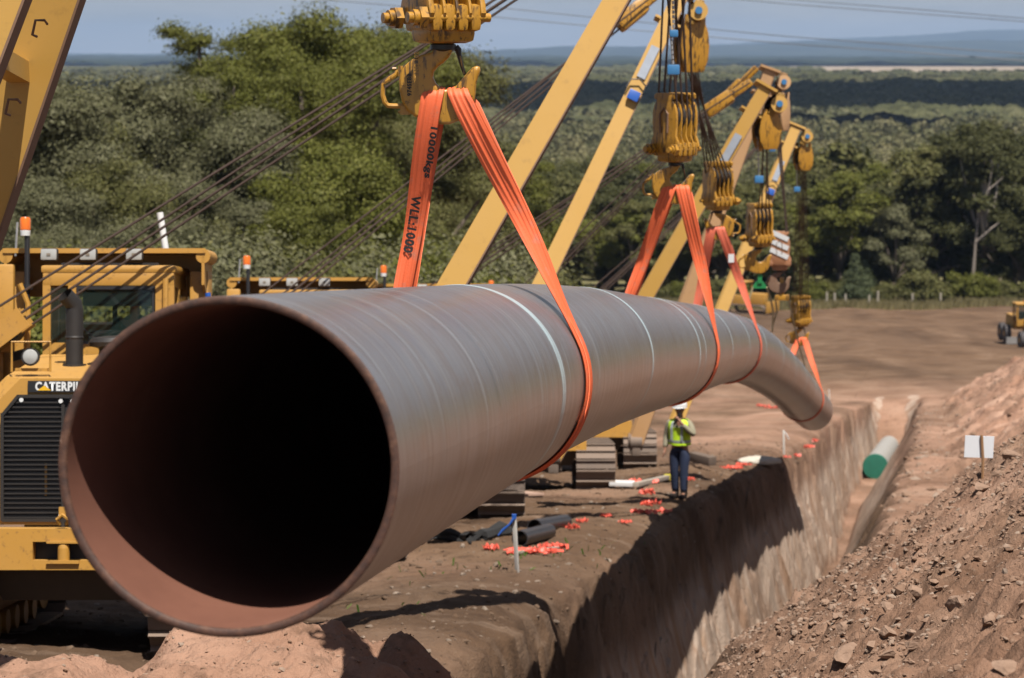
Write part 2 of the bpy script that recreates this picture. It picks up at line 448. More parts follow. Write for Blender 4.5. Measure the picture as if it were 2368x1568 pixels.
# ------------------------------------------------------------------ rocks
def rock_mat(name, c1, c2):
    m, t, b = nt(name)
    tc = N(t, 'ShaderNodeTexCoord'); gi = N(t, 'ShaderNodeNewGeometry')
    rr = ramp(t, gi.outputs['Random Per Island'], [(0, c1), (.6, c2), (1, (.44, .36, .29))]).outputs[0]
    n = noise(t, tc.outputs['Object'], 14, 6, .65)
    c = mixc(t, n, rr, tuple(x * .7 for x in c1)); L(t, c, b.inputs['Base Color']); b.inputs['Roughness'].default_value = .95
    b.inputs['Specular IOR Level'].default_value = .15
    bump(t, b, n, .6, .02); return m
RUB = rock_mat('rubble_stone', (.27, .165, .11), (.40, .265, .19))
RUBB = rock_mat('brown_clods', (.13, .08, .05), (.21, .14, .095))
bmi = bmesh.new(); bmesh.ops.create_icosphere(bmi, subdivisions=1, radius=1)
icoV = np.array([v.co[:] for v in bmi.verts]); icoF = np.array([[v.index for v in f.verts] for f in bmi.faces]); bmi.free()
def scatter(name, pts, sizes, mat, flat=.7):
    n = len(pts); k = len(icoV)
    rnd = 1 + .55 * (np.random.rand(n, k, 1) - .5)
    A = np.random.randn(n, 3, 3); Q, _ = np.linalg.qr(A)
    v = icoV[None] * rnd * np.array([1, .75, .55])
    v = np.einsum('nij,nkj->nki', Q, v) * sizes[:, None, None]
    v[:, :, 2] *= flat
    v = v + pts[:, None, :]
    f = icoF[None] + (np.arange(n) * k)[:, None, None]
    me = bpy.data.meshes.new(name); me.vertices.add(n * k); me.vertices.foreach_set('co', v.astype(np.float32).ravel())
    set_quads(me, f.reshape(-1, 3), False); me.materials.append(mat)
    o = bpy.data.objects.new(name, me); COL.objects.link(o); return o
def sample(n, fx, fy, keep=None):
    x = fx(n); y = fy(n, x); z, p, pf, m, w, tr = terrain(x, y)
    k = np.ones(n, bool) if keep is None else keep(x, y, p, pf, m, w, tr)
    return np.stack([x, y, z], -1)[k]
U = np.random.uniform
pt = sample(26000, lambda n: U(0, 1, n), lambda n, x: 10 + 17 * U(0, 1, n) ** .8, None)
y = 10 + 17 * U(0, 1, 62000) ** .8; x = xl(y) + Rw(y) + U(-.35, 5.2, len(y)) * np.clip(.35 + U(0, 1, len(y)), 0, 1)
z, p, pf, m, w, tr = terrain(x, y)
k = (tr < .1); pt = np.stack([x, y, z], -1)[k]
dens = worley(pt[:, 0] * .9, pt[:, 1] * .9, 71)
pt = pt[U(0, 1, len(pt)) > dens * .75]
sz = .007 + .030 * U(0, 1, len(pt)) ** 4.5 + .045 * (U(0, 1, len(pt)) > .978) * U(.1, 1, len(pt))
tag(scatter('rubble', pt, sz, RUB), 'loose stones and broken clods strewn over the spoil heap beside the trench', 'rubble', kind='stuff')
y = U(12.5, 17.0, 5200); x = U(-5, -.1, len(y)); z, p, pf, m, w, tr = terrain(x, y)
pt = np.stack([x, y, z], -1); sz = .006 + .022 * U(0, 1, len(pt)) ** 6
tag(scatter('gravel', pt, sz, RUB), 'small stones and crumbs on the pink soil mound under the pipe mouth', 'gravel', kind='stuff')
y = U(18, 75, 7000); x = xl(y) - U(0, 1, len(y)) ** 1.3 * 9 + .1; z, p, pf, m, w, tr = terrain(x, y)
k = tr < .3; pt = np.stack([x, y, z], -1)[k]; sz = .015 + .055 * U(0, 1, len(pt)) ** 4
tag(scatter('dirt', pt, sz, RUBB), 'brown earth clods scattered on the graded work strip', 'dirt', kind='stuff')
y = U(28, 120, 5000); x = xl(y) + Rw(y) + U(-.2, 9, len(y)); z, p, pf, m, w, tr = terrain(x, y)
k = tr < .1; pt = np.stack([x, y, z], -1)[k]; sz = .03 + .12 * U(0, 1, len(pt)) ** 5
tag(scatter('debris', pt, sz, RUB), 'pinkish stones on the far bench and long spoil bank', 'debris', kind='stuff')
# big rocks, one thing each: (px, py, size m, label)
def place(px, py, d0=8, d1=260):
    """first hit of the pixel ray with the terrain"""
    d = d0 * (d1 / d0) ** np.linspace(0, 1, 3000)
    a = P(px, py, 1.0); z = terrain(a.x * d, d, True)[0]
    i = np.argmax(a.z * d < z)
    return Vector((a.x * d[i], d[i], float(z[i])))
def rock(px, py, size, label, squash=(1, .8, .62), mat=None, rz=0):
    c = place(px, py)
    bm = bmesh.new(); bmesh.ops.create_icosphere(bm, subdivisions=3, radius=1)
    sd = random.random() * 50
    from mathutils import noise as mn
    for v in bm.verts:
        p = v.co * 1.3 + Vector((sd, sd * .7, 0))
        q = v.co.copy()
        for nx in range(9):   # chop flats
            random.seed(int(sd * 1000) + nx); nn = Vector((random.uniform(-1, 1), random.uniform(-1, 1), random.uniform(-1, 1))).normalized()
            dd = q.dot(nn)
            if dd > .5: q -= nn * (dd - .5)
        q *= 1 + .12 * mn.noise(p * 2)
        v.co = q
    R = Matrix.Rotation(rz, 3, 'Z')
    me = bpy.data.meshes.new('rock')
    for v in bm.verts: v.co = R @ Vector((v.co.x * squash[0], v.co.y * squash[1], v.co.z * squash[2])) * size * .50
    bm.to_mesh(me); bm.free(); me.materials.append(mat or RUB)
    o = bpy.data.objects.new('rock', me); COL.objects.link(o); o.location = c + Vector((0, .1 * size, -size * .02))
    random.seed(int(sd * 999))
    tag(o, label, 'rock', 'larger rocks on the spoil heap')
ROCKS = [(2125, 1372, .22, 'brown rock lying on the slope halfway up the near spoil heap'), (2212, 1395, .26, 'tall brown rock with a black shadow on its left face'),
 (1955, 1515, .30, 'broad flat brown rock near the bottom edge of the heap'), (2050, 1470, .20, 'pale broken rock in the cluster at the foot of the heap'),
 (2058, 1515, .17, 'brown cube shaped rock below the pale broken rock'), (1955, 1450, .22, 'pale yellowish rock split by a dark crack at the heap foot'),
 (2110, 1505, .17, 'dark brown rock beside the cube shaped one'), (1908, 1398, .16, 'rounded grey rock at the lip of the trench'),
 (2290, 1445, .2, 'grey brown rock low on the right side of the heap'), (2058, 1410, .2, 'sandy boulder on the middle of the slope'),
 (2270, 1130, .24, 'dark rock on the crest of the heap beside the stake'), (2345, 1055, .26, 'large tan boulder at the top of the heap with a dark hollow'),
 (1940, 1425, .15, 'small brown stone embedded near the trench lip'), (2320, 1550, .16, 'pale pebbled rock near the lower corner of the heap')]
for r in ROCKS: rock(r[0], r[1], r[2] * .8, r[3], rz=random.random() * 3)
# ------------------------------------------------------------------ the big pipe
RP = .553
CP = [(525, 1080, 8.0), (848, 975, 10.35), (1129, 884, 14.0), (1255, 852, 16.4), (1360, 832, 19.2), (1455, 822, 22.7), (1537, 814, 26.6), (1612, 805, 32.5), (1677, 803, 39.5),
      (1722, 815, 44), (1765, 840, 49), (1812, 878, 56), (1850, 920, 63), (1880, 950, 69.0)]
cl = catmull([P(*p) for p in CP], 24)
cl = [cl[0] - (cl[6] - cl[0]).normalized() * .0] + cl[1:]
# arc length resample
seg = [0]
for i in range(1, len(cl)): seg.append(seg[-1] + (cl[i] - cl[i - 1]).length)
LEN = seg[-1]
def pipe_at(s):
    s = min(max(s, 0), LEN)
    i = max(1, min(len(seg) - 1, int(np.searchsorted(seg, s))))
    t = (s - seg[i - 1]) / max(1e-9, seg[i] - seg[i - 1])
    c = cl[i - 1].lerp(cl[i], t)
    a = cl[max(0, i - 4)]; b = cl[min(len(cl) - 1, i + 3)]
    T = (b - a).normalized()
    if s < .6: T = (cl[8] - cl[0]).normalized()
    e1 = T.cross(Vector((0, 0, 1))).normalized(); e2 = e1.cross(T).normalized()
    return c, T, e1, e2
def s_at_depth(d):
    for i in range(1, len(cl)):
        if cl[i].y >= d:
            t = (d - cl[i - 1].y) / (cl[i].y - cl[i - 1].y); return seg[i - 1] + t * (seg[i] - seg[i - 1])
    return LEN
def steel(name, kind):
    m, t, b = nt(name)
    at = N(t, 'ShaderNodeAttribute', attribute_name='pcoord')
    v = at.outputs['Vector']
    def sc_(x, y):
        mp = N(t, 'ShaderNodeMapping'); mp.inputs['Scale'].default_value = (x, y, y); L(t, v, mp.inputs[0]); return mp.outputs[0]
    n1 = noise(t, sc_(9, .35), 1, 6, .7); n2 = noise(t, sc_(45, .5), 1, 5, .7); n3 = noise(t, sc_(.8, .9), 1, 4, .55)
    n4 = noise(t, sc_(150, .8), 1, 2, .5)
    if kind == 'outer':
        base = ramp(t, n1, [(.30, (.17, .115, .10)), (.44, (.36, .30, .285)), (.53, (.30, .21, .165)), (.62, (.42, .38, .365)), (.75, (.56, .49, .45))]).outputs[0]
        c = mixc(t, math_(t, 'MULTIPLY', n3, .55), base, (.29, .28, .30))
        c = mixc(t, math_(t, 'MULTIPLY', ramp(t, n2, [(.56, (0, 0, 0)), (.72, (1, 1, 1))]).outputs[0], .6), c, (.66, .60, .55))
        c = mixc(t, math_(t, 'MULTIPLY', ramp(t, n2, [(.28, (1, 1, 1)), (.42, (0, 0, 0))]).outputs[0], .62), c, (.13, .07, .045))
        n7 = noise(t, sc_(2.2, 2.4), 1, 8, .72)
        c = mixc(t, math_(t, 'MULTIPLY', ramp(t, n7, [(.54, (0, 0, 0)), (.64, (1, 1, 1))]).outputs[0], .5), c, (.30, .185, .13))
        c = mixc(t, math_(t, 'MULTIPLY', ramp(t, noise(t, sc_(20, 14), 1, 5, .7), [(.64, (0, 0, 0)), (.70, (1, 1, 1))]).outputs[0], .6), c, (.11, .06, .04))
        # sparse thin pale scratches
        s1 = ramp(t, n4, [(.71, (0, 0, 0)), (.74, (1, 1, 1))]).outputs[0]
        br = ramp(t, noise(t, sc_(3, 4), 1, 3, .5), [(.48, (0, 0, 0)), (.6, (1, 1, 1))]).outputs[0]
        c = mixc(t, math_(t, 'MULTIPLY', math_(t, 'MULTIPLY', s1, br), .7), c, (.62, .58, .54))
        sp = N(t, 'ShaderNodeSeparateXYZ'); L(t, v, sp.inputs[0])
        def line(pos, w, col, amt):
            nonlocal c
            d = math_(t, 'ABSOLUTE', math_(t, 'SUBTRACT', sp.outputs[0], pos))
            f = math_(t, 'LESS_THAN', d, w); c = mixc(t, math_(t, 'MULTIPLY', f, amt), c, col)
        line(.62, .0035, (.62, .55, .50), .8)
        for q in (.95, 4.6, 7.9, 10.2, 13.6, 19.0, 24.4): line(q, .004, (.5, .48, .46), .45)
        L(t, c, b.inputs['Base Color']); b.inputs['Metallic'].default_value = .62
        r = math_(t, 'MULTIPLY_ADD', n1, .25, .20); L(t, r, b.inputs['Roughness'])
        bump(t, b, n2, .12, .004)
    elif kind == 'rust':
        tc = N(t, 'ShaderNodeTexCoord'); n = noise(t, tc.outputs['Object'], 22, 6, .7)
        c = ramp(t, n, [(.3, (.03, .012, .007)), (.5, (.075, .028, .014)), (.66, (.13, .055, .028)), (.77, (.38, .25, .18))]).outputs[0]
        L(t, c, b.inputs['Base Color']); b.inputs['Roughness'].default_value = .7; bump(t, b, n, .4, .006)
    else:
        tc = N(t, 'ShaderNodeTexCoord'); n = noise(t, sc_(1.5, 1.2), 1, 6, .6)
        c = ramp(t, n, [(.3, (.155, .065, .043)), (.6, (.205, .088, .058)), (.8, (.26, .125, .085))]).outputs[0]
        L(t, c, b.inputs['Base Color']); b.inputs['Roughness'].default_value = .8; b.inputs['Specular IOR Level'].default_value = .15
    return m
STEEL = steel('pipe_steel', 'outer'); PRUST = steel('pipe_rim_rust', 'rust'); PIN = steel('pipe_lining', 'inner')
def ring_surface(name, svals, radf, mat, nseg=144, parent=None, offs=0):
    V = []; A = []
    for k, s in enumerate(svals):
        c, T, e1, e2 = pipe_at(s); r = radf(k)
        for j in range(nseg + 1):
            a = 2 * math.pi * j / nseg
            ov = 1 + .022 * max(0, 1 - s / 4)
            V.append(c + (e1 * math.cos(a) * ov + e2 * math.sin(a)) * r)
            A.append((s, math.cos(a) * 1.0, math.sin(a) * 1.0, 1))
    o = grid_mesh(name, np.array([p[:] for p in V]), len(svals), nseg + 1, mat, {'pcoord': np.array(A)}, parent)
    return o
pipe = thing('steel_pipe', 'huge rust brown steel pipe hanging in slings over the trench, open end towards viewer', 'pipe', (0, 0, 0))
svals = list(np.linspace(.004, LEN, 420))
ring_surface('pipe_wall', svals, lambda k: RP, STEEL, parent=pipe)
ri = RP - .029
ring_surface('pipe_rim', [.004, .0, .0, .004, .010], lambda k: (RP, RP - .004, ri + .006, ri + .003, ri)[k], PRUST, parent=pipe)
ring_surface('inner_wall', [.01] + list(np.linspace(.05, LEN, 160)), lambda k: ri, PIN, parent=pipe, nseg=96)
c, T, e1, e2 = pipe_at(LEN)
ring_surface('end_rim', [LEN, LEN], lambda k: (RP, ri)[k], PRUST, parent=pipe)
def bandmat():
    m, t, b = nt('weld_band_paint')
    at = N(t, 'ShaderNodeAttribute', attribute_name='pcoord')
    mp = N(t, 'ShaderNodeMapping'); mp.inputs['Scale'].default_value = (60, 1.2, 1.2); L(t, at.outputs['Vector'], mp.inputs[0])
    n = noise(t, mp.outputs[0], 1, 5, .7)
    c = ramp(t, n, [(.3, (.28, .26, .25)), (.45, (.42, .48, .49)), (.56, (.58, .70, .72)), (.66, (.34, .31, .29))]).outputs[0]
    L(t, c, b.inputs['Base Color']); b.inputs['Roughness'].default_value = .4; b.inputs['Metallic'].default_value = .2
    return m
BAND = bandmat()
for d, w in ((12.9, .17), (18.6, .15), (24.1, .15), (24.9, .05), (30.6, .14), (36, .14), (41.5, .14), (46.5, .14), (51, .14), (55.5, .14), (60, .14), (64.5, .14)):
    s = s_at_depth(d)
    ring_surface('weld_band', [s - w / 2, s - w / 6, s + w / 6, s + w / 2], lambda k: RP + (.0005, .003, .003, .0005)[k], BAND, nseg=112, parent=pipe)
# laid pipe with green cap in the trench
GRP = plain('grey_coated_pipe', (.36, .34, .31), .6, var=.15, scale=3)
GRC = plain('green_end_cap', (.008, .135, .085), .55, var=.3, scale=3)
lp = thing('laid_pipe', 'grey coated pipe already lying in the trench, closed by a green cap', 'pipe')
pts = []
for d in (114, 118, 123, 128, 133, 139, 145):
    x = xl(d) + 1.2; z_ = -Hf(d) - 3.3 + .72
    pts.append(Vector((x, d, z_ - .0)))
MB().tube(pts, .56, 40).build('coated_body', GRP, lp)
dr = (pts[0] - pts[1]).normalized()
MB().lathe([(.575, -.25), (.585, -.2), (.585, 0), (.56, .045), (.35, .06), (.05, .065)], pts[0] + dr * .02, dr, 40).build('end_cap', GRC, lp)
# ------------------------------------------------------------------ slings
def webmat(name, c0):
    m, t, b = nt(name)
    at = N(t, 'ShaderNodeAttribute', attribute_name='pcoord')
    v = at.outputs['Vector']
    mp = N(t, 'ShaderNodeMapping'); mp.inputs['Scale'].default_value = (1.1, 60, 1); L(t, v, mp.inputs[0])
    n1 = noise(t, mp.outputs[0], 1, 4, .6)
    mp2 = N(t, 'ShaderNodeMapping'); mp2.inputs['Scale'].default_value = (7, 7, 1); L(t, v, mp2.inputs[0])
    n2 = noise(t, mp2.outputs[0], 1, 6, .65)
    c = mixc(t, n1, tuple(x * .85 for x in c0), tuple(min(1, x * 1.15) for x in c0))
    c = mixc(t, math_(t, 'MULTIPLY', ramp(t, n2, [(.55, (0, 0, 0)), (.72, (1, 1, 1))]).outputs[0], .75), c, (.36, .20, .14))
    L(t, c, b.inputs['Base Color']); b.inputs['Roughness'].default_value = .65
    mp3 = N(t, 'ShaderNodeMapping'); mp3.inputs['Scale'].default_value = (120, 30, 1); L(t, v, mp3.inputs[0])
    bump(t, b, math_(t, 'ADD', n1, math_(t, 'MULTIPLY', noise(t, mp3.outputs[0], 1, 3, .6), .4)), .5, .006); return m
WEB = webmat('orange_webbing', (.90, .15, .045)); WEB2 = webmat('faded_orange_webbing', (.70, .14, .07))
LET = plain('black_lettering', (.01, .009, .01), .7)
def ribbon(name, pts, wd, nd, width, mat, parent, phase=0, thick=.012, fold=.0055):
    """pts: list of points; wd: width dirs; nd: outward normals; width list"""
    prof = []; K = 25
    V = []; A = []; s = 0
    for i, p in enumerate(pts):
        if i: s += (p - pts[i - 1]).length
        w = wd[i]; n = nd[i]; W = width[i]
        row = []
        for side in (1, -1):
            rng = range(K) if side > 0 else range(K - 1, -1, -1)
            for j in rng:
                q = j / (K - 1) * 2 - 1
                ed = math.sqrt(max(0, 1 - q ** 6))
                wob = fold * (.4 * math.sin(q * 6 + phase + s * 1.1) + .45 * math.sin(q * 14 + phase * 2 - s * 1.6) + .3 * math.sin(q * 29 + phase * 3 + s)) * (1 - abs(q) ** 8)
                row.append((p + w * (q * W / 2) + n * (wob + side * thick / 2 * ed), (s, q * W / 2 + side * .3, 0, 1)))
        row.append(row[0])
        for a, b_ in row: V.append(a); A.append(b_)
    nc = 2 * K + 1
    o = grid_mesh(name, np.array([v[:] for v in V]), len(pts), nc, mat, {'pcoord': np.array(A)}, parent)
    return o
def sling(seat, d_ring, label, mat, letter=False, tagp=False, width=.15, sx=.062, gap=.075, sep=.0):
    s = s_at_depth(d_ring); c, T, e1, e2 = pipe_at(s)
    root = thing('lifting_sling', label, 'lifting sling', c, group='orange slings carrying the pipe')
    inv = Matrix.Translation(-c)
    R = RP + .012
    def to3(x, z, a=0): return e1 * x + e2 * z + T * a
    h = seat - c; hx, hz, ha = h.dot(e1), h.dot(e2), h.dot(T)
    out = []
    for sgn in (-1, 1):
        x0 = hx + sgn * sx; z0 = hz
        dist = math.hypot(x0, z0); base = math.atan2(z0, x0); off = math.acos(R / dist)
        ta = base - sgn * off       # tangent angle on ring (right: smaller angle)
        for fb in (-1, 1):
            pts = []; wd = []; nd = []; wl = []
            X = e1 * 1.0; 
            rr = R + .009 * (1 if (fb > 0) == (sgn > 0) else 0)
            tx, tz = rr * math.cos(ta), rr * math.sin(ta)
            aoff = fb * .035
            # saddle over the bowl
            leg_dir = Vector((tx - x0, 0, tz - z0)).normalized()
            for k in range(7):
                a = math.pi / 2 * k / 6
                yy = fb * gap * math.sin(a); zz = z0 + gap * .7 * (math.cos(a) - 1) + .0
                pts.append(to3(x0 + leg_dir.x * (z0 - zz), zz, ha + yy)); 
                n_ = (e2 * math.cos(a) + T * (fb * math.sin(a))).normalized()
                wd.append(X); nd.append(n_); wl.append(width * (.78 + .02 * k))
            p0 = Vector((x0 + leg_dir.x * gap * .7, ha + fb * gap, z0 - gap * .7)); p1 = Vector((tx, aoff, tz))
            M_ = 26
            radial = Vector((math.cos(ta), 0, math.sin(ta)))
            for k in range(1, M_ + 1):
                t = k / M_
                q = p0.lerp(p1, t)
                yb = p0.y + (p1.y - p0.y) * sst(0, .55, t)
                tw = float(sst(.55, 1.0, t)) if sgn < 0 else float(sst(.25, 1.0, t))
                ang = tw * math.pi / 2
                # leg local frame: across (in plane, perp to leg) and axial T
                ld = Vector((p1.x - p0.x, 0, p1.z - p0.z)).normalized()
                acr = e1 * (-ld.z) + e2 * ld.x
                if acr.dot(e1) < 0: acr = -acr
                w = (acr * math.cos(ang) + T * (fb if False else 1) * math.sin(ang)).normalized()
                ldir = (e1 * ld.x + e2 * ld.z).normalized()
                n_ = ldir.cross(w).normalized()
                if t < .5 and n_.dot(T) * fb < 0: n_ = -n_
                if t >= .5 and nd[-1].dot(n_) < 0: n_ = -n_
                pts.append(to3(q.x, q.z, yb)); wd.append(w); nd.append(n_)
                wl.append(width * (.9 - .12 * math.sin(math.pi * t) + .05 * math.sin(9 * t + fb)))
            flip = 1 if nd[-1].dot(e1 * radial.x + e2 * radial.z) > 0 else -1
            end = -math.pi / 2
            a1 = end if sgn > 0 else -math.pi * 1.5 + 0.0
            a0 = ta
            if sgn < 0:
                a1 = 3 * math.pi / 2 if a0 > 0 else end
            for k in range(1, 25):
                a = a0 + (a1 - a0) * k / 24
                n_ = e1 * math.cos(a) + e2 * math.sin(a)
                pts.append(n_ * rr + T * aoff); wd.append(T); nd.append(n_ * flip); wl.append(width * .85)
            nm = 'webbing'
            ribbon(nm, [p for p in pts], wd, nd, wl, mat, root, phase=random.random() * 6)
            out.append((sgn, fb, pts, wd, nd))
    if letter:
        for sgn, fb, pts, wd, nd in out:
            if sgn < 0 and fb < 0:
                lay_text('WLL:1000', pts, wd, nd, root, 15.6, .070, -.006)
                lay_text('10000kgs', pts, wd, nd, root, 8.6, .074, .044, squash=.7)
    if tagp:
        for sgn, fb, pts, wd, nd in out:
            if sgn > 0 and fb < 0:
                i = 13; MB().box(pts[i] - T * .04, (.09, .02, .13)).build('tag', WHITE, root)
    return root, out
def text_mesh(body, size):
    cu = bpy.data.curves.new('txt', 'FONT'); cu.body = body; cu.size = size; cu.extrude = 0; cu.resolution_u = 3
    cu.offset = .0042 * size / .1; cu.space_character = 1.12
    ob = bpy.data.objects.new('txt', cu); COL.objects.link(ob)
    bpy.context.view_layer.update()
    dg = bpy.context.evaluated_depsgraph_get(); me = bpy.data.meshes.new_from_object(ob.evaluated_get(dg))
    bpy.data.objects.remove(ob); return me
def lay_text(body, pts, wd, nd, root, i0, size, cross, squash=1.0):
    me = text_mesh(body, size)
    cum = [0]
    for i in range(1, len(pts)): cum.append(cum[-1] + (pts[i] - pts[i - 1]).length)
    s0 = cum[int(i0)] + (i0 - int(i0)) * .06
    bm = bmesh.new(); bm.from_mesh(me)
    bmesh.ops.triangulate(bm, faces=bm.faces[:])
    for v in bm.verts:
        s = s0 + v.co.x; h = (v.co.y - size * .35) * squash
        i = max(1, min(len(pts) - 1, int(np.searchsorted(cum, s)))); t = (s - cum[i - 1]) / (cum[i] - cum[i - 1])
        p = pts[i - 1].lerp(pts[i], t); w = wd[i - 1].lerp(wd[i], t).normalized(); n = nd[i - 1].lerp(nd[i], t).normalized()
        if n.y > 0: n = -n
        v.co = p + w * (cross + h) + n * .021
    m2 = bpy.data.meshes.new('lettering'); bm.to_mesh(m2); bm.free(); m2.materials.append(LET)
    o = bpy.data.objects.new('lettering', m2); COL.objects.link(o); o.parent = root
SEAT1 = P(1034, 204, 14.0); SEAT2 = P(1565, 428, 26.7); SEAT3 = P(1656, 524, 39.5); SEAT4 = P(1853, 780, 64)
sling(SEAT1, 14.0, 'orange web sling with black WLL lettering on the nearest hook', WEB, letter=True, width=.142)
sling(SEAT2, 26.7, 'orange sling second from the pipe mouth, with dark stripe inside its long strand', WEB, width=.17)
sling(SEAT3, 39.5, 'faded orange sling with a small white tag, third from the pipe mouth', WEB2, tagp=True, width=.17)
sling(SEAT4, 63.5, 'farthest small orange sling near the lowered end of the pipe', WEB, width=.17)
# ------------------------------------------------------------------ hooks and blocks
# outlines measured in hook units (u = .00044 m at the nearest hook), origin at the bowl seat (930,1110)
HK = [(760, 560), (745, 640), (690, 655), (600, 680), (490, 735), (395, 815), (345, 900), (325, 1000), (332, 1130), (362, 1260), (420, 1375), (520, 1450), (640, 1510), (800, 1550),
      (960, 1550), (1100, 1500), (1210, 1400), (1275, 1280), (1292, 1150), (1300, 1040), (1325, 950), (1352, 880), (1345, 830), (1305, 815), (1250, 835), (1185, 900), (1120, 980),
      (1050, 1060), (985, 1100), (910, 1108), (840, 1085), (785, 1030), (755, 960), (765, 890), (815, 830), (890, 775), (950, 715), (995, 640), (1005, 560)]
def hookset(seat, scale, label, blabel, mirror=False, yaw=40, mat=None, grip=True, latch=True, stripes=False, hmat=None, group='lifting hook blocks', block_up=0, rope_to=None, hyaw=0):
    mat = mat or HOOKY; hmat = hmat or mat
    U = .00044 * scale; sg = -1 if mirror else 1
    root = thing('hook_block', blabel, 'hook block', seat, (0, 0, 0), group)
    Rz = Matrix.Rotation(math.radians(hyaw), 4, 'Z')
    def H(x, z, y=0): return Rz @ Vector((sg * (x - 930) * U, y, -(z - 1110) * U))
    # shift so strap seat is at the origin
    o2 = [((x - 930) * U * sg, -(z - 1110) * U) for x, z in HK]
    if mirror: o2 = o2[::-1]
    MB().prism(o2, 250 * U, Rz, bev=95 * U, seg=5).build('hook', hmat, root, angle=1.2)
    MB().lathe([(120 * U, 0), (165 * U, 30 * U), (165 * U, 90 * U), (125 * U, 110 * U)], H(880, 640), (0, 0, 1), 20).cyl(H(880, 660), H(880, 480), 105 * U, n=20).build('shank', GREASE, root)
    if grip:
        g = MB().tube([H(*p) for p in ((330, 880), (300, 890), (285, 930), (150, 1015), (118, 1050), (115, 1180), (140, 1270), (185, 1315), (260, 1320), (380, 1318))], 33 * U, 8)
        g.box(H(345, 880), (60 * U, 90 * U, 130 * U)).box(H(400, 1375), (120 * U, 90 * U, 110 * U)).cyl(H(290, 850), H(240, 850), 20 * U, n=6).cyl(H(350, 1395), H(310, 1395), 20 * U, n=6)
        g.build('grip_handle', hmat, root)
    if latch:
        MB().tube([H(1035, 580), H(1075, 620), H(1085, 690), H(1120, 830), H(1155, 930)], [45 * U, 42 * U, 30 * U, 24 * U, 20 * U], 8).build('safety_latch', GREASE, root)
        MB().beam(H(1090, 690, -30 * U), H(1152, 915, -30 * U), 14 * U, 22 * U).build('latch_strip', hmat, root)
    # block
    A = Matrix.Rotation(math.radians(yaw * sg), 4, 'Z')     # local a axis = X rotated
    top = H(880, 500)
    W = .40 * scale; Lb = .31 * scale; Hb = .60 * scale
    def B(a, w, z): return top + (A @ Vector((a * sg, w, z)))
    RB = (A.to_3x3())
    cas = MB().box(B(.0 * scale, 0, .05 * scale), (Lb * .92, W * .72, .13 * scale), RB, .05 * scale)
    for k in range(4): cas.box(B(((k + .5) / 4 - .5) * Lb, 0, .125 * scale), (Lb * .215, W * .98, .15 * scale), RB, .03 * scale)
    cas.build('crosshead', mat, root)
    out = []
    for k in range(9):
        pass
    hf_ = [(.47, 0), (.51, .05), (.48, .14), (.40, .25), (.43, .48), (.42, .66), (.36, .80), (.28, .87), (.36, .90), (.37, .97), (.30, 1.0)]
    prof = [(-x, z) for x, z in hf_] + [(x, z) for x, z in reversed(hf_)] + [(.38, -.05), (-.38, -.05)]
    prof = [(x * W, z * Hb) for x, z in prof]
    n = 5
    for k in range(n):
        a = (k / (n - 1) - .5) * Lb
        th = .034 * scale if k in (0, n - 1) else .02 * scale
        M = Matrix.Translation(B(a, 0, .12 * scale)) @ A @ Matrix.Rotation(math.pi / 2, 4, 'Z')
        MB().prism(prof, th, M, bev=.008 * scale, seg=2).build('cheek_plate' if k in (0, n - 1) else 'sheave_guard', mat, root)
    sheave_r = .165 * scale; cz = .12 * scale + Hb * .58
    tops = []
    for k in range(n - 1):
        a = ((k + .5) / (n - 1) - .5) * Lb
        c0 = B(a, 0, cz); ax = (A @ Vector((1, 0, 0)))
        MB().lathe([(sheave_r, -.03 * scale), (sheave_r * .86, -.008 * scale), (sheave_r * .86, .008 * scale), (sheave_r, .03 * scale)], c0, ax, 24).build('sheave', DARKM, root)
        for q in (-1, 1):
            tops.append(top + (A @ Vector((a * sg, q * sheave_r * .88, cz))) + seat)
    bo = MB()
    for w in (-1, 1):
        for z_, r in ((.125, .028), ):
            bo.cyl(B(-Lb * .5 - .085 * scale, w * W * .42, z_ * scale), B(Lb * .5 + .05 * scale, w * W * .42, z_ * scale), r * .9 * scale, n=14)
    bo.build('cross_bolt', mat, root)
    nu = MB()
    for w in (-1, 1):
        nu = MB()
        a0 = -Lb * .5 - .03 * scale
        nu.cyl(B(a0 - .045 * scale, w * W * .42, .125 * scale), B(a0, w * W * .42, .125 * scale), .066 * scale, n=6)
        nu.cyl(B(a0 - .075 * scale, w * W * .42, .125 * scale), B(a0 - .045 * scale, w * W * .42, .125 * scale), .045 * scale, n=14)
        nu.cyl(B(a0 - .105 * scale, w * W * .42, .125 * scale), B(a0 - .07 * scale, w * W * .42, .125 * scale), .03 * scale, n=12)
        nu.build('hex_nut', mat, root)
    # raised handle-like casting mark and ribs on the end plate
    fa = -Lb * .5 - .022 * scale
    rb = MB().tube([B(fa, -.05 * scale, .30 * scale), B(fa, -.055 * scale, .50 * scale), B(fa, 0, .56 * scale), B(fa, .055 * scale, .50 * scale), B(fa, .05 * scale, .30 * scale)], .012 * scale, 6)
    rb.build('casting_rib', RUST, root)
    if stripes:
        for q in range(3):
            z0 = (.30 + q * .17) * scale
            MB().beam(B(-Lb * .5 - .024 * scale, -.17 * scale, z0 - .06 * scale), B(-Lb * .5 - .024 * scale, .17 * scale, z0 + .09 * scale), .012 * scale, .09 * scale, up=A @ Vector((0, 0, 1))).build('white_stripe', WHITE, root)
    return root, tops
def ropes(tops, tip, parent_inv, parent, r=.012, spread=.16, n=None):
    tt = tops if n is None else tops[::max(1, len(tops) // n)]
    for i, t in enumerate(tt):
        q = tip + Vector(((i // 2 - len(tt) / 4) * spread * .5, (1 if i % 2 else -1) * .12, 0))
        MB().tube([parent_inv @ t, parent_inv @ q], r, 7).build('hoist_rope', ROPE, parent)
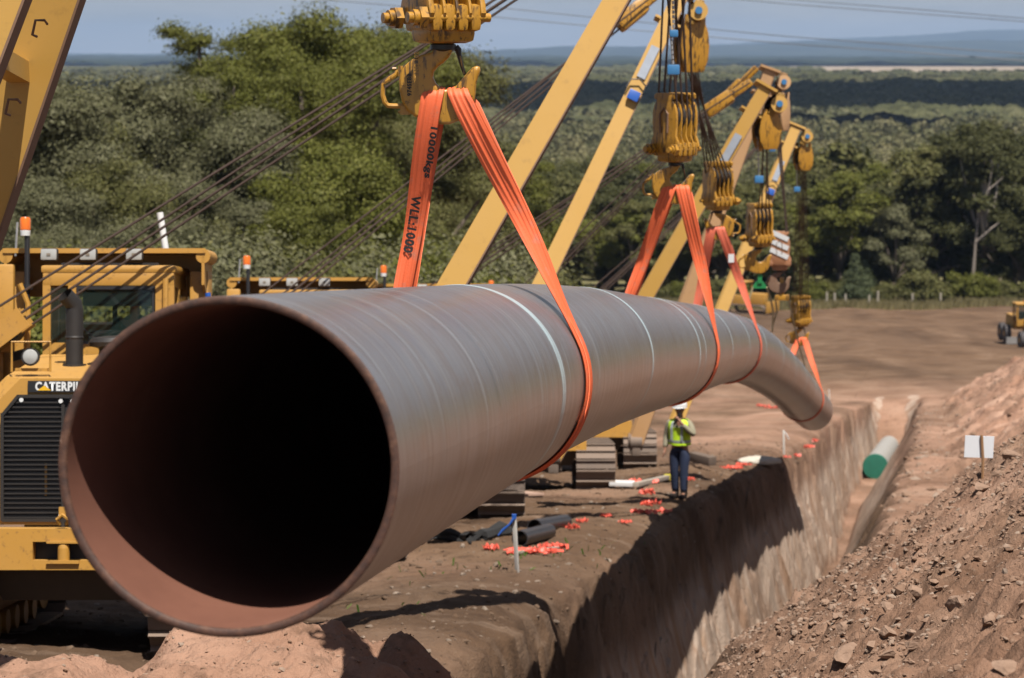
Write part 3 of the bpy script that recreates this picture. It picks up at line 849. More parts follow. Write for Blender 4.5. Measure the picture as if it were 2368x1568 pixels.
# ------------------------------------------------------------------ the pipelayer (side boom tractor)
SLOPE = math.atan(.12)
HB = plain('black_stripe_paint', (.012, .012, .012), .5)
def track(mb_add, cx):
    """returns meshes for a track centred x=cx; y -1.75..1.75"""
    R1 = .42; y0 = 1.55; zc = .46
    path = []
    n = 46; per = 2 * (2 * y0) + 2 * math.pi * R1
    for i in range(n):
        s = per * i / n
        if s < 2 * y0: p = (-y0 + s, zc + R1, 0)
        elif s < 2 * y0 + math.pi * R1:
            a = (s - 2 * y0) / R1; p = (y0 + math.sin(a) * R1, zc + math.cos(a) * R1, -a)
        elif s < 4 * y0 + math.pi * R1: p = (y0 - (s - 2 * y0 - math.pi * R1), zc - R1, math.pi)
        else:
            a = (s - 4 * y0 - math.pi * R1) / R1; p = (-y0 - math.sin(a) * R1, zc - math.cos(a) * R1, math.pi - a)
        path.append(p)
    mb = MB(); w = .76; pitch = per / n
    for y, z, a in path:
        R = Matrix.Rotation(a, 3, 'X')
        mb.box((cx, y, z), (w, pitch * .92, .03), R)
        mb.box(Vector((cx, y, z)) + R @ Vector((0, pitch * .35, .035)), (w, .022, .05), R)
        mb.box(Vector((cx, y, z)) + R @ Vector((0, 0, -.05)), (.22, pitch * .8, .07), R)
    return mb
def make_pipelayer():
    r = thing('pipelayer', 'x', 'pipelayer', (0, 0, 0), (-SLOPE, 0, 0), 'yellow pipelayer tractors working along the trench')
    for cx in (-1.0, 1.18):
        tb = track(None, cx).build('track', TRACKM, r)
        fr = MB().box((cx, 0, .46), (.34, 2.9, .34), None, .04)
        for y in (-1.55, 1.55): fr.cyl((cx - .2, y, .46), (cx + .2, y, .46), .36, n=24)
        for y in (-.9, -.45, 0, .45, .9): fr.cyl((cx - .22, y, .18), (cx + .22, y, .18), .12, n=14)
        for y in (-.5, .5): fr.cyl((cx - .18, y, .82), (cx + .18, y, .82), .09, n=12)
        fr.build('track_frame', YEL, tb)
    # hull, bumper, belly
    hu = MB().box((.06, .1, 1.0), (.96, 3.3, .5), None, .04)
    hu.build('hull', YEL, r)
    bu = MB()
    # bumper with pocket
    for x0, x1, z0, z1 in ((-.9, -.28, .80, 1.18), (.28, 1.0, .80, 1.18), (-.28, .28, 1.06, 1.18), (-.28, .28, .80, .89)):
        bu.box(((x0 + x1) / 2, -1.72, (z0 + z1) / 2), (x1 - x0, .22, z1 - z0))
    bu.build('bumper', YEL, r)
    MB().box((0, -1.68, .97), (.56, .02, .2)).build('bumper_pocket', BLACK, r)
    MB().cyl((0, -1.80, .87), (0, -1.80, 1.0), .055, n=16).lathe([(.055, 0), (.05, .03), (.02, .05)], (0, -1.80, 1.0), n=16).box((0, -1.80, .875), (.3, .12, .03)).box((0, -1.80, 1.055), (.3, .1, .02)).build('tow_pin', YEL, r)
    MB().tube([(-.03, -1.83, 1.22), (-.05, -1.86, 1.27), (0, -1.87, 1.31), (.05, -1.86, 1.27), (.03, -1.83, 1.22)], .018, 6).box((0, -1.84, 1.34), (.07, .03, .08)).build('tow_eye', YEL, r)
    be = MB().add([(-.75, -1.74, .8), (.85, -1.74, .8), (.7, -1.6, .5), (-.6, -1.6, .5), (-.75, 1.5, .8), (.85, 1.5, .8), (.7, 1.4, .5), (-.6, 1.4, .5)],
                  [(0, 1, 2, 3), (4, 7, 6, 5), (0, 4, 5, 1), (3, 2, 6, 7), (0, 3, 7, 4), (1, 5, 6, 2)])
    be.build('belly_guard', plain('dirty_underside', (.06, .04, .022), .9), r)
    # nose: hood with chamfered front corners
    def hood_sec(y, zt_, hw, ch): return [(-hw, y, 1.2), (hw, y, 1.2), (hw, y, zt_ - ch), (hw - ch, y, zt_), (-hw + ch, y, zt_), (-hw, y, zt_ - ch)]
    ho = MB(); S = [hood_sec(-1.58, 2.56, .66, .22), hood_sec(-1.45, 2.58, .70, .10), hood_sec(.45, 2.78, .70, .08)]
    ho.v = [p for q in S for p in q]
    for k in range(2):
        for j in range(6): a = k * 6 + j; b_ = k * 6 + (j + 1) % 6; ho.f.append((a, b_, b_ + 6, a + 6))
    ho.f += [(5, 4, 3, 2, 1, 0), (12, 13, 14, 15, 16, 17)]
    ho.build('hood', YEL, r)
    # grille : dark frame, bars
    gf = MB(); gf.add([(-.60, -1.60, 1.24), (.60, -1.60, 1.24), (.60, -1.60, 2.22), (.45, -1.60, 2.40), (-.45, -1.60, 2.40), (-.60, -1.60, 2.22)], [(5, 4, 3, 2, 1, 0)])
    g = gf.build('grille', BLACK, r)
    bars = MB()
    for k in range(26):
        z = 1.27 + k * .0445; hw = .59 if z < 2.2 else .59 - (z - 2.2) * .75
        for s_ in (-1, 1): bars.box((s_ * (hw + .03) / 2, -1.63, z), (hw - .03, .016, .014))
    for x in (-.60, -.035, .035, .60):
        bars.box((x, -1.635, 1.74), (.03, .03, 1.0 if abs(x) > .1 else 1.16))
    bars.box((0, -1.635, 1.245), (1.2, .03, .03)).box((0, -1.635, 2.395), (.92, .03, .03))
    bars.beam((-.6, -1.635, 2.22), (-.45, -1.635, 2.4), .03, .03).beam((.6, -1.635, 2.22), (.45, -1.635, 2.4), .03, .03)
    bars.build('grille_bars', DARKM, r)
    MB().box((0, -1.64, 1.6), (.022, .02, .5)).box((-.2, -1.61, 1.62), (.02, .01, .3)).build('grille_rod', YEL, r)
    for x, z in ((-.42, 2.36), (-.055, 2.35), (.055, 2.35), (.42, 2.36), (-.055, 1.29), (.055, 1.29)): MB().cyl((x, -1.66, z), (x, -1.645, z), .02, n=10).build('bolt', WHITE, r)
    # name plate with writing
    pl = MB().box((0, -1.60, 2.485), (.74, .012, .105)).build('name_plate', plain('plate_black', (.02, .02, .022), .4), r)
    me = text_mesh('CATERPILLAR', .108)
    xs = [v.co.x for v in me.vertices]; w0 = max(xs)
    for v in me.vertices: v.co = ((v.co.x / w0 - .5) * .60, -1.6085, 2.449 + v.co.y * 1.02)
    me.materials.append(WHITE); tx = bpy.data.objects.new('lettering', me); COL.objects.link(tx); tx.parent = r; reg(tx, r)
    MB().add([(-.28, -1.611, 2.448), (-.15, -1.611, 2.448), (-.215, -1.611, 2.495)], [(0, 1, 2)]).build('yellow_triangle', plain('triangle_yellow', (.8, .45, .01), .5), r)
    # headlight on bracket
    def lamp(name, c, size, rnd=True, tilt=0):
        h = MB().box(c, (size[0], .09, size[1]), None, .02).build(name, DARKM, r)
        MB().box((c[0], c[1] - .05, c[2]), (size[0] * .93, .03, size[1] * .9), None, .028).build('lens', LAMP, h)
        if not rnd: MB().box((c[0], c[1] - .068, c[2]), (size[0] * .22, .006, size[1] * .2)).build('bulb', plain('bulb_dark', (.25, .2, .15), .4), h)
    hl = MB().lathe([(.04, .0), (.08, .05), (.085, .12)], (-.36, -1.42, 2.76), (0, -1, 0), 20).build('headlight', DARKM, r)
    MB().lathe([(.077, .11), (.065, .13), (.03, .14)], (-.36, -1.42, 2.76), (0, -1, 0), 20).build('lens', LAMP, hl)
    MB().tube([(-.54, -1.5, 2.62), (-.54, -1.5, 2.9), (-.18, -1.5, 2.9), (-.18, -1.5, 2.62)], .012, 6).box((-.36, -1.45, 2.64), (.3, .08, .03)).build('lamp_bracket', YEL, r)
    # exhaust
    ex = MB().cyl((-.12, -.55, 2.6), (-.12, -.55, 3.22), .085, n=20).cyl((-.12, -.55, 2.66), (-.12, -.55, 2.69), .115, n=20)
    ex.tube([(-.12, -.55, 3.2), (-.125, -.555, 3.27), (-.20, -.62, 3.36)], [.085, .085, .08], 18, caps=False).lathe([(.086, 0), (.091, .015), (.086, .03)], (-.12, -.55, 2.93), n=20)
    ex.build('exhaust_pipe', DARKM, r)
    MB().cyl((.28, -.5, 2.6), (.28, -.5, 2.84), .17, n=24).lathe([(.17, 0), (.26, .02), (.27, .06), (.24, .10), (.12, .12), (.02, .125)], (.28, -.5, 2.84), n=24).build('air_cleaner', DARKM, r)
    MB().lathe([(.15, 0), (.15, .06), (.1, .11), (.02, .13)], (.36, -.75, 2.6), n=20).build('radiator_cap', DARKM, r)
    # ---- cab (front faces the camera, y = .75)
    yf, yb = .72, 1.75; xl_, xr = -.66, .68; zb, ztp = 2.15, 3.62
    cb = MB()
    gl, gr_, gz0, gz1 = -.30, .47, 2.90, 3.46
    wx = [(xl_, gl - .16), (gr_, xr)]
    cb.box(((xl_ + xr) / 2, yf, (ztp + gz1 + .02) / 2), (xr - xl_, .08, ztp - gz1 - .02), None, .012)
    cb.box(((xl_ + xr) / 2, yf, (zb + gz0) / 2), (xr - xl_, .078, gz0 - zb))
    cb.box(((gr_ + xr) / 2 + .01, yf, 3.2), (xr - gr_ - .02, .076, .62))
    cb.box((gl - .05, yf, 3.2), (.1, .076, .62))
    cb.box((-.62, yf, 3.2), (.08, .076, .62))
    # roof, back posts, sides
    cb.box(((xl_ + xr) / 2, (yf + yb) / 2, ztp + .03), (xr - xl_ + .04, yb - yf + .1, .08), None, .03)
    for x in (xl_ + .04, xr - .04):
        cb.box((x, yb, 2.9), (.09, .1, 1.5)); cb.box((x, 1.2, 2.9), (.06, .08, 1.5)); cb.box((x, (yf + yb) / 2, 2.5), (.05, yb - yf, .62))
        cb.box((x, (yf + yb) / 2, 3.54), (.06, yb - yf, .14))
    cb.box(((xl_ + xr) / 2, yb, 2.45), (xr - xl_, .06, .6)); cb.box(((xl_ + xr) / 2, yb, 3.55), (xr - xl_, .06, .14))
    cab = cb.build('cab', YEL, r)
    fr = MB()
    for x0, x1 in ((gl, gr_),):
        w = x1 - x0; cx = (x0 + x1) / 2
        fr.box((cx, yf - .045, gz1), (w + .03, .02, .035)).box((cx, yf - .045, gz0), (w + .03, .02, .03)).box((x0, yf - .045, 3.18), (.022, .02, .56)).box((x1, yf - .045, 3.18), (.022, .02, .56))
    wn = fr.build('windscreen_seal', BLACK, r)
    MB().box(((gl + gr_) / 2, yf - .035, (gz0 + gz1) / 2), (gr_ - gl, .008, gz1 - gz0)).build('windscreen', GLASS, r)
    MB().box((-.50, yf - .03, 3.18), (.16, .008, .56)).build('side_pane', GLASS, r)
    MB().beam((-.26, yf - .07, 3.06), (.0, yf - .07, 2.84), .012, .012).build('wiper', BLACK, r)
    it = MB().box((.08, .95, 3.36), (.7, .3, .16)).box((.02, 1.05, 3.12), (.045, .045, .5)).box((.05, .95, 2.93), (.55, .3, .2), None, .05).box((.3, 1.2, 2.7), (.4, .4, .5), None, .05)
    it.build('cab_interior', plain('cab_interior_dark', (.02, .022, .022), .7), r)
    MB().box((xr + .0, 1.35, 3.1), (.012, .62, .6)).build('door_glass', GLASS, r); MB().box((xl_ + .0, 1.35, 3.1), (.012, .62, .6)).build('door_glass', GLASS, r)
    # mirror/guard post left of cab
    MB().tube([(-.80, .62, 2.3), (-.80, .62, 3.3), (-.88, .60, 3.5)], .028, 8).build('guard_rail', YEL, r); MB().tube([(.56, .66, 2.4), (.60, .62, 2.9), (.60, .64, 3.55)], .03, 8).build('guard_rail', YEL, r)
    # ROPS : two posts and a curved overhead channel
    MB().box((-1.06, 1.45, 2.7), (.20, .34, 1.9), None, .03).build('canopy_post', YEL, r); MB().box((.86, 1.45, 2.7), (.20, .34, 1.9), None, .03).build('canopy_post', YEL, r)
    cp = MB(); n = 9
    sec = []
    for k in range(n):
        a = math.radians(-15 + 105 * k / (n - 1)); sec.append((1.62 - .42 * math.sin(a) * 1.0 - .1, 3.50 + .36 * math.cos(a)))
    # C-shaped visor opening to the front: top plate + back plate
    xs = [-1.17, -1.12, .90, .97]
    cp.box((-.1, 1.42, 3.85), (2.08, .62, .03)).box((-.1, 1.74, 3.62), (2.08, .03, .46)).box((-.1, 1.10, 3.855), (2.1, .03, .05))
    cp.add([(-1.14, 1.1, 3.86), (-1.14, 1.74, 3.86), (-1.14, 1.74, 3.4), (-1.14, 1.5, 3.3), (-1.14, 1.1, 3.62), (-1.11, 1.1, 3.86), (-1.11, 1.74, 3.86), (-1.11, 1.74, 3.4), (-1.11, 1.5, 3.3), (-1.11, 1.1, 3.62)],
           [(0, 1, 2, 3, 4), (9, 8, 7, 6, 5)] + [(i, (i + 1) % 5, 5 + (i + 1) % 5, 5 + i) for i in range(5)])
    cp.add([(.91, 1.1, 3.86), (.91, 1.74, 3.86), (.91, 1.74, 3.4), (.91, 1.5, 3.3), (.91, 1.1, 3.5), (.94, 1.1, 3.86), (.94, 1.74, 3.86), (.94, 1.74, 3.4), (.94, 1.5, 3.3), (.94, 1.1, 3.5)],
           [(0, 1, 2, 3, 4), (9, 8, 7, 6, 5)] + [(i, (i + 1) % 5, 5 + (i + 1) % 5, 5 + i) for i in range(5)])
    cp.cyl((.925, 1.1, 3.80), (.925, 1.74, 3.80), .075, n=16).cyl((-1.125, 1.1, 3.80), (-1.125, 1.74, 3.80), .075, n=16)
    cp.build('canopy', YEL, r)
    MB().box((.0, 2.25, 2.75), (1.5, .8, .75), None, .12).build('rear_tank', YEL, r)
    for x in (-.60, -.20, .27): lamp('work_light', (x, .74, 3.80), (.175, .125), False)
    MB().box((0, .86, 3.70), (1.0, .04, .04)).build('light_bar', BLACK, r)
    bp = MB().cyl((-.86, .9, 3.2), (-.86, .9, 4.0), .027, n=10).cyl((-.86, .9, 3.45), (-.86, .9, 3.5), .06, n=10).build('beacon_pole', BLACK, r)
    be_ = MB().lathe([(.055, 0), (.055, .11), (.045, .13), (.01, .135)], (-.88, .9, 4.06), n=16).build('beacon', AMBER, r)
    MB().lathe([(.05, 0), (.055, .05), (.045, .06)], (-.88, .9, 4.0), n=16).build('beacon_base', WHITE, be_)
    MB().cyl((-1.02, 1.1, 3.8), (-1.0, 1.1, 4.15), .012, n=6).build('aerial', SHINY, r)
    MB().tube([(.96, 1.2, 3.42), (.975, 1.2, 3.3), (.965, 1.2, 3.1)], .03, 8).build('grease_gun', BLUE, r)
    # counterweight side (image left): frame, stripes, winch and fairlead
    cw = MB().box((-1.75, .2, 1.7), (.5, 1.8, 1.4), None, .06).box((-1.28, 1.0, 2.6), (.42, .5, 1.2), None, .04).box((-1.05, .7, 3.25), (.2, .1, .9), None, .03)
    c_ = cw.build('counterweight', YEL, r)
    for z in (2.42, 2.70, 2.98):
        MB().add([(-1.0, .745, z), (-.86, .745, z + .04), (-.86, .745, z + .14), (-1.0, .745, z + .10), (-1.0, .738, z), (-.86, .738, z + .04), (-.86, .738, z + .14), (-1.0, .738, z + .10)], [(4, 5, 6, 7), (3, 2, 1, 0), (0, 1, 5, 4), (2, 3, 7, 6), (0, 4, 7, 3), (1, 2, 6, 5)]).build('black_stripe', HB, c_)
    MB().box((-.93, .78, 2.75), (.16, .06, .8)).build('stripe_board', YEL, r)
    wi = MB().cyl((-1.5, -.5, 1.9), (-1.0, -.5, 1.9), .26, n=24).cyl((-1.5, -.5, 1.9), (-1.47, -.5, 1.9), .36, n=24).cyl((-1.03, -.5, 1.9), (-1.0, -.5, 1.9), .36, n=24)
    wi.build('winch_drum', DARKM, r)
    fl = MB()
    for y in (.18, .34, .50): fl.beam((-1.35, y, 2.72), (-.76, y, 3.16), .022, .22)
    fl.beam((-1.5, .34, 2.62), (-1.15, .34, 2.9), .34, .3)
    fl.build('fairlead_block', YEL, r)
    MB().cyl((-.92, .2, 3.02), (-.92, .48, 3.02), .12, n=20).cyl((-1.15, .2, 2.88), (-1.15, .48, 2.88), .12, n=20).build('fairlead_sheave', DARKM, r)
    return r
PROTO = make_pipelayer()
ANCH = Vector((-.86, .34, 3.06))     # fairlead point, machine frame
def boom(root, tipw, w=.36, spread=1.0, mat=None, wh=.20, heady=(1, 1), labelplate=True, footx=2.05, strip=True, dbl=True):
    bpy.context.view_layer.update()
    Mi = root.matrix_world.inverted()
    tip = Mi @ tipw
    mat = mat or YELB
    bo = MB(); 
    dirs = []
    for sgn in (-1, 1):
        foot = Vector((footx, .25 + sgn * spread, .9)); top = tip + Vector((0, sgn * .18, 0))
        d = (top - foot).normalized()
        b1 = MB().beam(foot, top, w, wh, up=(0, 1, 0), w2=w * .82, h2=wh * .8, bev=0)
        lg = b1.build('boom_leg', mat, root)
        u = d.cross(Vector((0, 1, 0))).normalized()
        if u.x < 0: u = -u
        if strip:
            MB().beam(foot + u * (w * .5 + .008), top + u * (w * .41 + .008), .014, wh * 1.05, up=(0, 1, 0)).build('wear_strip', RUST, lg)
        dirs.append((foot, top, d, u))
        MB().cyl(foot + Vector((-.12, 0, 0)), foot + Vector((.12, 0, 0)), .16, n=16).box(foot - Vector((0, 0, .12)), (.18, .24, .3), None, .03).build('pivot', TRACKM, root)
    d = (dirs[0][1] - dirs[0][0]).normalized(); u = dirs[0][3]
    a, b_ = dirs
    for t in (.38, .72):
        MB().beam(a[0].lerp(a[1], t), b_[0].lerp(b_[1], t), .12, .12).build('cross_member', mat, root)
    # head: cap plates and sheave block
    R = Matrix((u, Vector((0, 1, 0)), d)).transposed()
    hd = MB().box(tip + d * .05, (w * 1.55, .62, .045), R).box(tip - d * .45, (w * 1.5, .5, .035), R).box(tip - d * .18, (w * .8, .5, .5), R, .02)
    for s_ in (-1, 1): hd.box(tip + u * .30 - d * .12, (.14, .3, .42), R, .04)
    hd.cyl(tip + u * .34 - d * .1 + Vector((0, -.2, 0)), tip + u * .34 - d * .1 + Vector((0, .2, 0)), .14, n=18)
    hd.build('boom_head', mat, root)
    MB().cyl(tip + u * .34 - d * .1 + Vector((0, -.24, 0)), tip + u * .34 - d * .1 + Vector((0, -.2, 0)), .055, n=14).build('sheave_cover', LBLUE, root)
    # topping lift block on the left of the head with its ropes
    bp = tip - u * .38 - d * .25
    tl = (ANCH - bp).normalized()
    MB().beam(bp + tl * .1, bp + tl * .62, .24, .30, up=(0, 1, 0), bev=.05).beam(bp - tl * .3, bp + tl * .2, .14, .16, up=(0, 1, 0), bev=.04).build('topping_block', HOOKY, root)
    e = bp + tl * .55
    for i, (q, z) in enumerate(((-.16, 0), (-.1, .07), (.0, -.06), (.12, .02))):
        MB().tube([e + Vector((0, q * .8, z)), ANCH + Vector((0, q * .6, z * 1.4))], .0135, 7).build('topping_rope', ROPE, root)
    # single winch line
    MB().tube([tip + Vector((-.25, -.2, .1)), Vector((-1.45, -.4, 2.9))], .0135, 7).build('winch_line', ROPE, root)
    if labelplate:
        p = a[1] - d * 1.15 * 1.0
        fr = Vector((0, -1, 0))
        yoff = -wh * .5 - .006
        MB().box(p + Vector((0, yoff, 0)), (.13, .012, .52), R).build('capacity_plate', LABEL, root)
        q = p - d * .47
        rg = MB().tube([q + R @ Vector((x, yoff - .05, z)) for x, z in ((-.13, -.02), (-.12, .12), (0, .18), (.12, .12), (.13, -.02))], .012, 6).build('padlock_ring', BLACK, root)
        MB().box(q + R @ Vector((.02, yoff - .04, -.08)), (.17, .06, .15), R, .01).build('blue_tag', BLUE, rg)
    return tip, d, u, Mi
def place_pl(x, y, label, first=False, z=None):
    o = PROTO if first else copy_tree(PROTO)
    zz = -float(Hf(y)) if z is None else z
    zz = max(zz, float(max(zt(x, y) , -1e9)) - .06) if False else zz + .12 * 0
    # rest on the actual terrain
    zs = [zt(x + a, y + b_) + .12 * b_ for a in (-1, 1.18) for b_ in (-1.5, 0, 1.5)]
    o.location = (x, y, sum(zs) / len(zs)); o['label'] = label; return o
M1 = place_pl(-4.13, 24.4, 'nearest whole yellow pipelayer, its grille and cab facing the viewer left of the pipe mouth', True)
MB().cyl((.42, 2.0, 3.86), (.35, 2.0, 4.3), .036, n=12).build('white_pipe', WHITE, M1); KIDS[M1.name].pop()
M0 = place_pl(-6.28, 13.8, 'nearest pipelayer, only its yellow boom legs show at the upper left edge')
M2 = place_pl(-3.0, 35.2, 'second yellow pipelayer, its lamps and canopy rising over the top of the pipe')
M3 = place_pl(-1.35, 42.0, 'third pipelayer mostly hidden by the pipe, amber beacon just behind the long orange strap')
M4 = place_pl(.45, 50.0, 'pipelayer with faded peach boom, its track showing under the pipe beside the standing man')
M5 = place_pl(1.75, 58.5, 'farthest pipelayer in the line with the smallest boom')
T0 = Vector((-.66, 14.0, 5.6)); T1 = P(1524, -172, 26.0); T2 = P(1572, -8, 37.5); T3 = P(1766, 208, 42.5); T4 = P(1777, 168, 50.0); T5 = P(1838, 296, 60.5)
boom(M0, T0, w=.40, spread=1.0, wh=.16, labelplate=False)
boom(M1, T1, w=.27, spread=.42, labelplate=False); boom(M2, T2, w=.27, spread=.25); boom(M3, T3, w=.26, spread=.3)
boom(M4, T4, w=.27, spread=.4, mat=PEACH, labelplate=False); boom(M5, T5, w=.29, spread=.35)
def hangblock(tipw, parent, px, py, d, w=.36, h=.8, mat=None, yaw=20):
    """pear-shaped upper sheave block hung from the boom head"""
    Mi = parent.matrix_world.inverted(); c = P(px, py, d)
    prof = [(-.30, -.95), (-.46, -.55), (-.5, -.1), (-.46, .35), (-.36, .62), (-.36, .95), (-.16, .95), (-.16, .68), (.16, .68), (.16, .95), (.36, .95), (.36, .62), (.46, .35), (.5, -.1), (.46, -.55), (.30, -.95)]
    prof = [(x * w, z * h / 2) for x, z in prof]
    mat = mat or HOOKY
    ub = MB()
    for y in (-.14, .14):
        ub.prism(prof, .05, Mi @ Matrix.Translation(c) @ Matrix.Rotation(math.radians(yaw), 4, 'Z') @ Matrix.Translation((0, y, 0)), bev=.015, seg=2)
    b = ub.build('upper_block', mat, parent)
    A = Matrix.Translation(c) @ Matrix.Rotation(math.radians(yaw), 4, 'Z')
    MB().cyl(Mi @ (A @ Vector((0, -.1, -.05))), Mi @ (A @ Vector((0, .1, -.05))), w * .42, n=22).build('sheave', DARKM, b)
    MB().tube([Mi @ (c + Vector((0, 0, h * .42))), Mi @ (c + Vector((.0, 0, h * .6))), Mi @ (tipw + Vector((.22, 0, -.1)))], .05, 8).build('hanger', GREASE, b)
    return c
bpy.context.view_layer.update()
G = 'lifting hook blocks'
h1, t1 = hookset(SEAT1 - Vector((0, 0, .006)), 1.0, '', 'nearest large yellow hook block with stamped lettering, in focus at the top of the frame', yaw=26)
# stamped lettering on hook 1
me = text_mesh('974SEBB', .040)
for v in me.vertices:
    x, y = v.co.x, v.co.y; v.co = ((438 - 930) * .00044 + .02 - y * .8, -.0585, -(1145 - 1110) * .00044 + x * .78 - .02)
me.materials.append(GREASE); o = bpy.data.objects.new('stamped_number', me); COL.objects.link(o); o.parent = h1
me = text_mesh('CON PAT NO 102', .040)
for v in me.vertices:
    x, y = v.co.x, v.co.y; v.co = ((530 - 930) * .00044 + .02 - y * .8, -.0585, -(1220 - 1110) * .00044 + x * .78 - .02)
me.materials.append(plain('cast_lettering', (.46, .23, .03), .4)); o = bpy.data.objects.new('cast_lettering', me); COL.objects.link(o); o.parent = h1
sgn_ = MB().box((-.115, .0, .76), (.09, .012, .07)).build('red_label', REDP, h1)
h2, t2 = hookset(SEAT2 - Vector((0, 0, .01)), 1.0, '', 'second yellow hook block, its grip handle pointing away from the trench', yaw=44)
h3, t3 = hookset(SEAT3 - Vector((0, 0, .01)), 1.05, '', 'third hook block, turned so its grip handle points towards the trench', mirror=True, yaw=-30)
h4, t4 = hookset(P(1758, 606, 44), 1.05, '', 'open yellow hook block holding a green lifting lug, no orange sling', yaw=25, latch=False)
WS = paint('striped_block_paint', (.42, .16, .06), dustamt=.3)
h5, t5 = hookset(P(1806, 655, 50), 1.05, '', 'rust brown hook block painted with white stripes', yaw=78, mat=WS, hmat=RUST, grip=False, stripes=True)
h6, t6 = hookset(SEAT4 - Vector((0, 0, .01)), 1.1, '', 'small far hook block low above the lowered end of the pipe', yaw=30)
for tops, tip, m, n in ((t1, T0 + Vector((.35, 0, -.3)), M0, None), (t2, P(1573, -60, 26.4), M1, None)):
    ropes(tops, tip, m.matrix_world.inverted(), m)
def lift(tops, m, tipw, px, py, d, n, w=.42, h=.86, mat=None, yaw=20):
    c = hangblock(tipw, m, px, py, d, w, h, mat, yaw)
    ropes(tops, c + Vector((0, 0, -.2)), m.matrix_world.inverted(), m, n=n, spread=.1)
lift(t3, M2, T2, 1598, 100, 37.5, 6, w=.46, h=.9)
lift(t4, M3, T3, 1773, 298, 42.5, 4, w=.42, h=.72)
lift(t5, M4, T4, 1801, 258, 50, 4, w=.42, h=.8, mat=PEACH, yaw=60)
lift(t6, M5, T5, 1857, 362, 60.5, 6, w=.40, h=.7)
# blue limit weights hanging on chains
def bob(m, px0, py0, px, py, d, size=.14):
    Mi = m.matrix_world.inverted(); a = P(px0, py0, d); c = P(px, py, d)
    b = MB().box(Mi @ c, (size * 1.5, size, size * 1.25), None, .015).build('limit_weight', LBLUE, m)
    ch = MB(); n = 9
    for i in range(n):
        p = a.lerp(c, i / n); q = a.lerp(c, (i + .8) / n); ch.tube([Mi @ p, Mi @ q], .014, 5)
    ch.build('chain', SHINY, b)
bob(M1, 1550, 60, 1557, 162, 26.0, .085); bob(M1, 1556, -20, 1558, 78, 26.0, .06); bob(M3, 1751, 300, 1755, 415, 42.5, .10); bob(M4, 1786, 260, 1786, 345, 50, .08); bob(M5, 1842, 380, 1843, 438, 60.5, .10)
# shackle lugs on the nearest boom
Mi = M0.matrix_world.inverted()
for px, py in ((97, 68), (35, 250)):
    c = P(px + 0, py, 14.2); MB().tube([Mi @ (c + Vector(q)) for q in ((-.03, 0, -.04), (-.045, -.05, -.03), (-.02, -.08, .05), (.03, -.08, .05), (.03, 0, .03))], .008, 6).build('shackle_lug', RUST, M0)
# green lifting lug and yellow spreader with their tag ropes
TAN = plain('tan_rope', (.36, .29, .16), .8, var=.4, scale=40)
gl_ = thing('lifting_lug', 'bright green lifting lug hanging in the open yellow hook', 'lifting lug', P(1757, 612, 44))
p = lambda x, y, dd=44: P(x, y, dd) - gl_.location
MB().beam(p(1757, 606), p(1757, 655), .075, .05, up=(0, 1, 0)).add([p(1738, 667)[:], p(1776, 667)[:], p(1766, 652)[:], p(1757, 645)[:], p(1748, 652)[:]] + [(p(*q) + Vector((0, .06, 0)))[:] for q in ((1738, 667), (1776, 667), (1766, 652), (1757, 645), (1748, 652))],
     [(0, 1, 2, 3, 4), (9, 8, 7, 6, 5)] + [(i, 5 + i, 5 + (i + 1) % 5, (i + 1) % 5) for i in range(5)]).build('lug_plate', GREEN, gl_)
tagR = lambda pts: MB().tube([q for q in pts], .018, 6)
tr_ = thing('tag_rope', 'tan ropes hanging from the green lifting lug down to the pipe', 'rope', P(1757, 665, 44))
z0 = tr_.location
tagR([P(1741, 664, 44) - z0, P(1733, 690, 44) - z0, P(1730, 716, 44) - z0]).build('rope_strand', TAN, tr_)
tagR([P(1773, 664, 44) - z0, P(1782, 690, 44.3) - z0, P(1788, 722, 45) - z0, P(1786, 765, 47) - z0]).build('rope_strand', TAN, tr_)
ys = thing('spreader_bar', 'small yellow T shaped spreader hanging from the striped block hook', 'spreader bar', P(1808, 640, 50))
p2 = lambda x, y: P(x, y, 50) - ys.location
MB().beam(p2(1808, 640), p2(1808, 688), .09, .06, up=(0, 1, 0), bev=.02).beam(p2(1791, 688), p2(1826, 688), .13, .12, up=(0, 0, 1), bev=.03).build('bar', HOOKY, ys)
tr2 = thing('tag_rope', 'tan ropes slanting from the yellow T spreader to the lowered part of the pipe', 'rope', P(1808, 690, 50))
z0 = tr2.location
tagR([P(1793, 690, 50) - z0, P(1797, 720, 50.3) - z0, P(1788, 750, 51) - z0]).build('rope_strand', TAN, tr2)
tagR([P(1824, 690, 50) - z0, P(1834, 740, 53) - z0, P(1848, 800, 57) - z0, P(1862, 850, 60) - z0]).build('rope_strand', TAN, tr2)
# ------------------------------------------------------------------ vegetation
def leafmat(name, c1, c2, c3, tr=.25):
    m, t, b = nt(name)
    oi = N(t, 'ShaderNodeObjectInfo'); gi = N(t, 'ShaderNodeNewGeometry')
    at = N(t, 'ShaderNodeAttribute', attribute_name='tint')
    r = ramp(t, gi.outputs['Random Per Island'], [(0, c1), (.55, c2), (1, c3)]).outputs[0]
    c = mixc(t, math_(t, 'MULTIPLY', oi.outputs['Random'], .5), r, tuple(x * .68 for x in c2))
    c = mixc(t, at.outputs['Fac'], c, c3)
    L(t, c, b.inputs['Base Color']); b.inputs['Roughness'].default_value = .6; b.inputs['Specular IOR Level'].default_value = .12
    tl = N(t, 'ShaderNodeBsdfTranslucent'); L(t, c, tl.inputs[0])
    mx = N(t, 'ShaderNodeMixShader'); mx.inputs[0].default_value = tr
    L(t, b.outputs[0], mx.inputs[1]); L(t, tl.outputs[0], mx.inputs[2])
    L(t, mx.outputs[0], t.nodes['Material Output'].inputs['Surface'])
    return m
